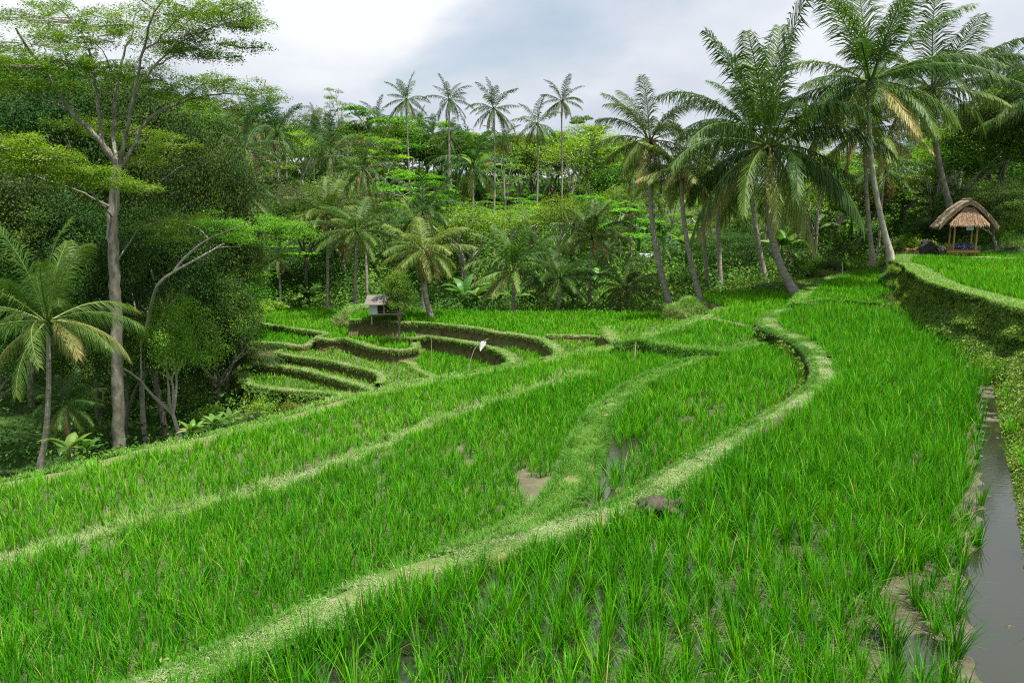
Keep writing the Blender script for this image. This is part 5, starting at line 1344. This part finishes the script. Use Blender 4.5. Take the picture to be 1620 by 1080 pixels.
edge = [(x, 497 + rs.uniform(-4, 2), 49.5 + rs.uniform(0, 3)) for x in range(415, 900, 17)] + [(x, 478 + rs.uniform(-14, 12), 50 + rs.uniform(-2, 6)) for x in range(900, 1215, 15)] + [(x, 430 + rs.uniform(-8, 6), 52 + rs.uniform(-2, 4)) for x in range(1220, 1420, 16)] + \
 [(x, 396 + rs.uniform(-6, 6), 46 + rs.uniform(0, 4)) for x in range(1422, 1660, 9)] + [(x, 428 + rs.uniform(-6, 5), 47.8) for x in range(1285, 1400, 11)] + [(x, y, Y) for x, y, Y in ((440, 640, 31), (415, 655, 30), (400, 670, 29), (460, 655, 30), (385, 640, 33), (425, 680, 27), (300, 690, 27), (240, 700, 24), (330, 660, 30))]
def shrub_label(k, x, y):
    m_ = near_mark(x, y); c = {'l': 'light green', 'd': 'dark green', 'o': 'olive'}[k]
    b = f"{c} shrub at the forest foot {'left' if x < m_[0] else 'right'} of {m_[2]}"
    SHL[b] = SHL.get(b, 0) + 1
    return b if SHL[b] == 1 else f"{['second', 'third', 'fourth', 'fifth', 'sixth', 'seventh'][min(SHL[b] - 2, 5)]} {b}"
def near_mark(x, y):
    return min(LANDM, key=lambda m_: abs(x - m_[0]) + 0.25 * abs(y - m_[1]))
for i, (x, y, Y) in enumerate(edge):
    k = 'ldlod'[i % 5]
    shrub(x, y, Y, rs.uniform(11, 24) * (1.5 if Y < 34 or x > 1418 else 1), k, shrub_label(k, x, y), rs.uniform(0.8, 1.4))

# ------------------------------------------------------------------ gazebo
def gazebo():
    o = G(1520, 409, zU + 0.0); o[2] = zU
    e = empty('thatched_gazebo', tuple(o), R(-17)); e.scale = (0.78, 0.8, 1.0); tag(e, 'open bamboo gazebo with shaggy thatched roof on the high terrace', 'gazebo')
    def post(x, y): 
        mb = MB(); mb.add(*tube([(x, y, -0.15), (x, y, 0.6), (x, y, 1.25), (x, y, 2.15)], 0.062, 10))
        for z in (0.35, 0.8, 1.25, 1.7): mb.add(*tube([(x, y, z - 0.015), (x, y, z), (x, y, z + 0.015)], [0.062, 0.07, 0.062], 10))
        mb.build('post', BAMBOO, e, True)
    for x in (-0.68, 0.68):
        for y in (-0.62, 0.62): post(x, y)
    s_ = MB()
    for k in range(13): s_.add(*tube([(-0.95, -0.6 + k * 0.1, 0.44), (0.9, -0.6 + k * 0.1, 0.45)], 0.042, 7))
    s_.build('bench_seat', BAMBOO, e, True)
    for y in (-0.7, 0.7): MB().add(*tube([(-1.08, y, 0.36), (1.0, y, 0.38)], 0.055, 9)).build('seat_beam', BAMBOO, e, True)
    for x in (-0.75, 0.75): MB().add(*tube([(x, -0.8, 2.06), (x, 0.8, 2.06)], 0.05, 8)).build('roof_beam', BAMBOO, e, True)
    for y in (-0.69, 0.69): MB().add(*tube([(-0.95, y, 2.12), (0.95, y, 2.12)], 0.05, 8)).build('roof_beam', BAMBOO, e, True)
    MB().add(*tube([(0.3, -0.62, 0.4), (-0.3, -0.6, 0.0)], 0.025, 6)).add(*tube([(-0.1, -0.62, 0.4), (0.45, -0.6, 0.0)], 0.025, 6)).build('brace', BAMBOO, e, True)
    r = np.random.default_rng(3)
    def slope(mb, f, m, ln, seed=0):
        """shaggy strands laid on a surface f(u,v)->(pos, down direction)"""
        u, v = r.random(m), r.random(m)
        P, d = f(u, v)
        az = np.arctan2(d[:, 1], d[:, 0]) + r.normal(0, 0.18, m)
        le = np.arccos(np.clip(d[:, 2], -1, 1)) + r.normal(0, 0.08, m)
        V, F, T = blades(P, az, le, r.uniform(-0.1, 0.35, m), ln * r.uniform(0.6, 1.3, m), 0.03, np.clip(r.normal(0.5, 0.25, m), 0, 1), 2)
        mb.add(V, F, T)
    # main roof: two convex slopes, ridge along local y
    prof = np.array([(0.0, 3.12), (0.35, 2.98), (0.8, 2.68), (1.3, 2.24), (1.72, 1.80)])
    mb = MB()
    for sg in (-1, 1):
        def surf(u, v, sg=sg):
            x = np.interp(u, np.linspace(0, 1, 5), prof[:, 0]); z = np.interp(u, np.linspace(0, 1, 5), prof[:, 1])
            yl = 1.15 - 0.0 * u
            P = np.stack([sg * x, (v * 2 - 1) * yl, z + 0.02], -1)
            d = np.stack([np.full(len(u), sg * 0.78), np.zeros(len(u)), np.full(len(u), -0.62)], -1)
            return P, d
        n = 12; U, Vv = np.meshgrid(np.linspace(0, 1, n), np.linspace(0, 1, n), indexing='ij')
        P, _ = surf(U.ravel(), Vv.ravel()); top = P; bot = P - [0, 0, 0.26]
        i = np.arange(n - 1)[:, None] * n; j = np.arange(n - 1)[None]
        F = np.stack([i + j, i + j + 1, i + n + j + 1, i + n + j], -1).reshape(-1, 4)
        mb.add(top, F, 0.35); mb.add(bot, F[:, ::-1], 0.1)
        for a in (0, n - 1):
            k = np.arange(n - 1)
            col = np.concatenate([top[k * n + a], top[(k + 1) * n + a], bot[(k + 1) * n + a], bot[k * n + a]]).reshape(4, n - 1, 3).transpose(1, 0, 2).reshape(-1, 3)
            mb.add(col, np.arange(len(col)).reshape(-1, 4), 0.3)
        slope(mb, surf, 3800, 0.26)
        # verge fringe front and back, eaves fringe
        for yv in (0.0, 1.0): slope(mb, lambda u, v: (lambda Pd: (Pd[0] + np.array([0, 0, -0.05]), Pd[1] * np.array([0.5, 1, 1.4]) / np.linalg.norm(Pd[1][0] * np.array([0.5, 1, 1.4]))))(surf(u, np.clip(yv + (v - .5) * 0.04, 0, 1))), 500, 0.26)
        slope(mb, lambda u, v: surf(0.97 + 0 * u, v), 500, 0.22)
    mb.add(*tube([(0, -1.2, 3.12), (0, 1.2, 3.12)], 0.09, 8, 0.3))
    mb.build('thatch_roof', THATCH, e)
    for sg in (-1, 1):
        ap = MB()
        def surf2(u, v, sg=sg):
            hw = 0.28 + 1.0 * u
            P = np.stack([(v * 2 - 1) * hw * 0.95, sg * (0.95 + 0.42 * u), 2.72 - 0.86 * u], -1)
            d = np.stack([np.zeros(len(u)), np.full(len(u), sg * 0.62), np.full(len(u), -0.78)], -1)
            return P, d
        n = 6; U, Vv = np.meshgrid(np.linspace(0, 1, n), np.linspace(0, 1, n), indexing='ij'); P, _ = surf2(U.ravel(), Vv.ravel())
        i = np.arange(n - 1)[:, None] * n; j = np.arange(n - 1)[None]; F = np.stack([i + j, i + j + 1, i + n + j + 1, i + n + j], -1).reshape(-1, 4)
        ap.add(P, F, 0.4); ap.add(P - [0, 0, 0.07], F[:, ::-1], 0.2); slope(ap, surf2, 1500, 0.2); slope(ap, lambda u, v: surf2(0.97 + 0 * u, v), 300, 0.14)
        ap.build('roof_apron', THATCH2, e)
    # hanging sign, pale blue with faint illegible grey lines
    sm = plain('sign_board', (0.45, 0.6, 0.62), 0.5, 0.3, 0.05, 3, 0)
    sg_ = empty('hanging_sign', tuple(Vector(o) + Matrix.Rotation(R(-17), 3, 'Z') @ Vector((0.12, -0.74, 1.68))), R(-17)); tag(sg_, 'small pale blue sign board hanging under the gazebo roof', 'sign')
    MB().add(*box(-0.17, 0.17, -0.012, 0.012, -0.13, 0.13)).build('board', sm, sg_)
    MB().add(*tube([(-0.12, 0, 0.13), (-0.12, 0, 0.42)], 0.006, 4)).add(*tube([(0.12, 0, 0.13), (0.12, 0, 0.42)], 0.006, 4)).build('cord', BARKD, sg_)
    tx = MB()
    for k in range(3): tx.add(*box(-0.12, 0.12 - 0.03 * k, -0.0155, -0.0125, 0.06 - k * 0.07, 0.075 - k * 0.07))
    tx.build('faded_lettering', plain('faded_grey', (0.25, 0.33, 0.36), 0.7, 0.2, 0.1, 3, 0), sg_)
    # cloth bundle on the seat
    cb = np.array(Vector(o) + Matrix.Rotation(R(-17), 3, 'Z') @ Vector((0.1, 0.1, 0.47)))
    m, t, oo = new_mat('speckled_cloth'); tcn = N(t, 'ShaderNodeTexCoord'); vo = N(t, 'ShaderNodeTexVoronoi'); vo.inputs['Scale'].default_value = 16
    rp = ramp(t, [(0.24, (0.55, 0.6, 0.7)), (0.34, (0.02, 0.03, 0.09))]); b = N(t, 'ShaderNodeBsdfPrincipled'); b.inputs['Roughness'].default_value = 0.85
    t.links.new(tcn.outputs['Object'], vo.inputs[0]); t.links.new(vo.outputs[0], rp.inputs[0]); t.links.new(rp.outputs[0], b.inputs[0]); t.links.new(b.outputs[0], oo.inputs[0])
    V, F = ball((0, 0, 0.14), (0.52, 0.36, 0.24), 22, 12, 0.25, 4); V[:, 2] = np.maximum(V[:, 2], 0)
    ob = MB().add(V, F).build('cloth_bundle', m, smooth_=True); ob.location = cb; tag(ob, 'dark blue speckled cloth bundle lying on the gazebo seat', 'cloth bundle')
gazebo()
# bamboo rail along the back edge of the high terrace
rail = empty('bamboo_rail', tuple(G(1440, 407, zU))); tag(rail, 'long low bamboo rail along the back of the high terrace', 'rail')
ra = G(1440, 407, zU); rb = G(1720, 418, zU)
MB().add(*tube([(0, 0, 0.12), tuple((rb - ra) * 0.5 + [0, 0, 0.13]), tuple(rb - ra + [0, 0, 0.12])], 0.045, 8)).build('rail_pole', POLEM, rail, True)
for f in (0.02, 0.3, 0.62, 0.9):
    p = (rb - ra) * f; MB().add(*tube([tuple(p - [0, 0.07, 0.15]), tuple(p + [0, -0.07, 0.26])], 0.03, 6)).build('stake', POLEM, rail, True)

# ------------------------------------------------------------------ boulders, dog
def boulder(x, y, Y, r, label, seed):
    P = AT(x, y, Y)
    V, F = ball((0, 0, r[2] * 0.6), r, 24, 16, 0.45, seed)
    o = MB().add(V, F).build('boulder', STONE, smooth_=False); o.location = P; tag(o, label, 'boulder')
boulder(1466, 402, 43.5, (0.38, 0.4, 0.5), 'dark mossy boulder beside the tan dog', 3)
boulder(1484, 403, 43.8, (0.45, 0.4, 0.35), 'lower dark boulder nearer the gazebo', 5)
def dog():
    P = G(1446, 405, zU); P[1] += 0.4
    e = empty('dog', (P[0], P[1], zU), R(-10)); tag(e, 'small tan dog walking right beside the dark boulder', 'dog')
    me = bpy.data.meshes.new('body'); bm = bmesh.new()
    J = {'pelvis': (-0.2, 0, 0.36, 0.075), 'belly': (-0.02, 0, 0.34, 0.075), 'chest': (0.17, 0, 0.34, 0.095), 'neck': (0.28, 0, 0.40, 0.06), 'head': (0.37, 0, 0.43, 0.055), 'muz': (0.46, 0, 0.39, 0.028),
         'tail1': (-0.29, 0, 0.40, 0.025), 'tail2': (-0.38, 0, 0.46, 0.014), 'ear': (0.35, 0.045, 0.50, 0.014), 'ear2': (0.35, -0.045, 0.50, 0.014)}
    for s_, k in ((1, 'l'), (-1, 'r')):
        J['hk' + k] = (-0.16 + 0.03 * s_, 0.06 * s_, 0.24, 0.04); J['hh' + k] = (-0.27 + 0.05 * s_, 0.06 * s_, 0.14, 0.02); J['hf' + k] = (-0.23 + 0.06 * s_, 0.06 * s_, 0.01, 0.018); J['ht' + k] = (-0.19 + 0.06 * s_, 0.06 * s_, 0.005, 0.015)
        J['fe' + k] = (0.17 - 0.02 * s_, 0.06 * s_, 0.22, 0.03); J['fw' + k] = (0.19 - 0.06 * s_, 0.06 * s_, 0.11, 0.018); J['ff' + k] = (0.18 - 0.07 * s_, 0.06 * s_, 0.01, 0.017); J['ft' + k] = (0.22 - 0.07 * s_, 0.06 * s_, 0.005, 0.014)
    E = [('pelvis', 'belly'), ('belly', 'chest'), ('chest', 'neck'), ('neck', 'head'), ('head', 'muz'), ('pelvis', 'tail1'), ('tail1', 'tail2'), ('head', 'ear'), ('head', 'ear2')]
    for k in 'lr': E += [('pelvis', 'hk' + k), ('hk' + k, 'hh' + k), ('hh' + k, 'hf' + k), ('hf' + k, 'ht' + k), ('chest', 'fe' + k), ('fe' + k, 'fw' + k), ('fw' + k, 'ff' + k), ('ff' + k, 'ft' + k)]
    lay = bm.verts.layers.skin.verify()
    vv = {k: bm.verts.new(v[:3]) for k, v in J.items()}
    for a, b in E: bm.edges.new((vv[a], vv[b]))
    for k, v in J.items():
        vv[k][lay].radius = (v[3], v[3]); vv[k][lay].use_root = (k == 'pelvis')
    bm.to_mesh(me); bm.free()
    o = bpy.data.objects.new('body', me); COL.objects.link(o); o.parent = e
    o.modifiers.new('skin', 'SKIN'); sm = o.modifiers.new('sub', 'SUBSURF'); sm.levels = 1; sm.render_levels = 2
    me.materials.append(plain('tan_fur', (0.42, 0.25, 0.11), 0.9, 0.1, 0.35, 6, 0.2))
    # skin output uses material 0
dog()

# ------------------------------------------------------------------ field hut, shed, poles, clods
def hut():
    P = G(613, 508, -1.3)
    e = empty('field_hut', (P[0], P[1], -1.3), R(8)); e.scale = (0.82,) * 3; tag(e, 'small raised wooden field hut with weathered grey roof and pale side panel', 'hut')
    wood = plain('weathered_wood', (0.10, 0.085, 0.07), 0.9, 0.2, 0.4, 6, 0.3)
    tin = plain('weathered_roofing', (0.13, 0.115, 0.10), 0.7, 0.3, 0.35, 4, 0.3, (1, 6, 1))
    wh = plain('white_panel', (0.62, 0.68, 0.72), 0.7, 0.3, 0.15, 4, 0.1)
    for x in (-0.9, 0.75):
        for y in (-0.6, 0.6): MB().add(*tube([(x, y, -0.1), (x, y, 0.55), (x, y, 1.3)], 0.045, 7)).build('post', POLEM, e, True)
    MB().add(*box(-1.0, 0.85, -0.7, 0.7, 0.42, 0.48)).build('floor', wood, e)
    MB().add(*box(-1.02, -0.55, -0.72, -0.69, 0.5, 1.12)).build('side_panel', wh, e)
    MB().add(*box(-0.95, 0.8, 0.62, 0.66, 0.5, 1.25)).build('back_wall', wood, e)
    MB().add(*box(-0.55, 0.8, -0.71, -0.67, 0.5, 0.56)).add(*box(-0.2, -0.14, -0.7, -0.66, 0.5, 1.25)).build('front_rail', POLEM, e)
    V = np.array([(-1.3, -1.05, 1.12), (1.25, -1.05, 1.16), (1.2, 0, 1.62), (-1.15, 0, 1.58), (1.25, 1.0, 1.16), (-1.3, 1.0, 1.12)])
    V2 = V - [0, 0, 0.05]
    MB().add(np.concatenate([V, V2]), np.array([(0, 1, 2, 3), (3, 2, 4, 5), (6, 9, 8, 7), (9, 11, 10, 8), (0, 6, 7, 1), (5, 4, 10, 11), (0, 3, 9, 6), (3, 5, 11, 9), (1, 7, 8, 2), (2, 8, 10, 4)])).build('roof', tin, e)
hut()
def shed():
    P = AT(1026, 412, 64); g = float(base_z(P[0], P[1])); 
    e = empty('white_roofed_shed', tuple(P), R(10)); e.scale = (0.7, 0.7, 0.7); tag(e, 'tiny shed with a white metal roof among trees behind the tall leaning palm', 'shed')
    MB().add(*box(-0.8, 0.8, -0.6, 0.6, min(-0.2, g - P[2] - 0.2), 0.45)).build('wall', plain('shed_wall', (0.12, 0.1, 0.08)), e)
    V = np.array([(-1.0, -0.9, 0.42), (1.0, -0.9, 0.42), (1.0, 0.9, 0.75), (-1.0, 0.9, 0.75)]); 
    MB().add(np.concatenate([V, V + [0, 0, 0.05]]), np.array([(0, 3, 2, 1), (4, 5, 6, 7), (0, 1, 5, 4), (1, 2, 6, 5), (2, 3, 7, 6), (3, 0, 4, 7)])).build('roof', plain('white_roofing', (0.42, 0.44, 0.46), 0.6), e)
shed()
def rag_pole():
    b = AT(740, 592, 31.5); b[2] = -2.65
    top = AT(772, 537, 31.5)
    e = empty('bird_scarer_pole', tuple(b)); tag(e, 'thin bent bamboo pole with a white rag hanging from its tip', 'bird scarer')
    q = [AT(x, y, 31.5) - b for x, y in ((742, 580), (746, 565), (752, 550), (762, 541), (773, 535.5))]
    p = smooth([np.zeros(3)] + q, 0.1); MB().add(*tube(p, np.linspace(0.02, 0.009, len(p)), 6)).build('pole', POLEM, e, True)
    cx = AT(766, 540, 31.5) - b
    n = 9; m = MB(); V = []
    for i in range(n):
        f = i / (n - 1); w_ = 0.11 * math.sin(math.pi * min(1, f * 0.8 + 0.25)) + 0.02
        for j in range(5):
            s_ = j / 4 - 0.5
            V.append((cx[0] - 0.02 - f * 0.16 + s_ * w_ * 2 + 0.02 * f, cx[1] + 0.035 * math.sin(s_ * 9 + f * 3), cx[2] - f * 0.42))
    V = np.array(V); i = np.arange(n - 1)[:, None] * 5; j = np.arange(4)[None]
    F = np.stack([i + j, i + j + 1, i + 5 + j + 1, i + 5 + j], -1).reshape(-1, 4)
    m.add(V, F)
    o = m.build('white_rag', plain('white_cloth', (0.8, 0.8, 0.8), 0.8, 0.1, 0.04), e, True)
    sm = o.modifiers.new('thick', 'SOLIDIFY'); sm.thickness = 0.006
rag_pole()
def stake(x0, y0, x1, y1, Y, label, r=0.018):
    b = AT(x0, y0, Y); t_ = AT(x1, y1, Y); o = MB().add(*tube([(0, 0, -0.1), tuple((t_ - b) * 0.5 + [0.015, 0, 0]), tuple(t_ - b)], [r, r * 0.9, r * 0.7], 7)).build('bamboo_stake', POLEM, smooth_=True)
    o.location = b; tag(o, label, 'stake', None)
stake(1001, 582, 1006, 541, 22.9, 'pale bamboo stake leaning on the dark undercut bank', 0.022)
stake(683, 592, 682, 534, 31, 'thin dark stake left of the white rag pole', 0.012)
stake(1332, 436, 1332, 413, 44, 'thin upright stake beside the little raised paddy', 0.02)
def clod():
    P = G(1038, 803, 0.14); e = MB(); r = np.random.default_rng(6)
    for k in range(26):
        a, q = r.uniform(0, 6.28), abs(r.normal(0, 0.13)); s_ = r.uniform(0.03, 0.10) * (1.2 - q * 1.6 if q < 0.4 else 0.5)
        V, F = ball((math.cos(a) * q * 1.4, math.sin(a) * q, s_ * 0.5), (s_ * 1.2, s_, s_ * 0.8), 9, 7, 0.5, k); e.add(V, F)
    o = e.build('mud_clods', soil_mat('clod_mud', [(0.3, (0.022, 0.018, 0.014)), (0.7, (0.085, 0.07, 0.052))], 9, 0.7, 0.6, 0.3), smooth_=True); o.location = P
    tag(o, 'heap of freshly dug dark mud clods on the S-curved bank', 'mud heap')
clod()
# thin humid air that pales the far ridge
def haze():
    m, t, o = new_mat('humid_air')
    pv = N(t, 'ShaderNodeVolumePrincipled'); pv.inputs['Color'].default_value = (0.86, 0.93, 1.0, 1); pv.inputs['Density'].default_value = 0.00016; pv.inputs['Anisotropy'].default_value = 0.2
    t.links.new(pv.outputs[0], o.inputs['Volume'])
    V, F = box(-700, 700, -12, 540, -9, 46)
    tag(MB().add(V, F).build('haze', m), 'thin pale humid air between the viewer and the far ridge', 'haze', kind='stuff')
# haze()
print('objects', len(bpy.data.objects), 'verts', sum(len(m.vertices) for m in bpy.data.meshes))
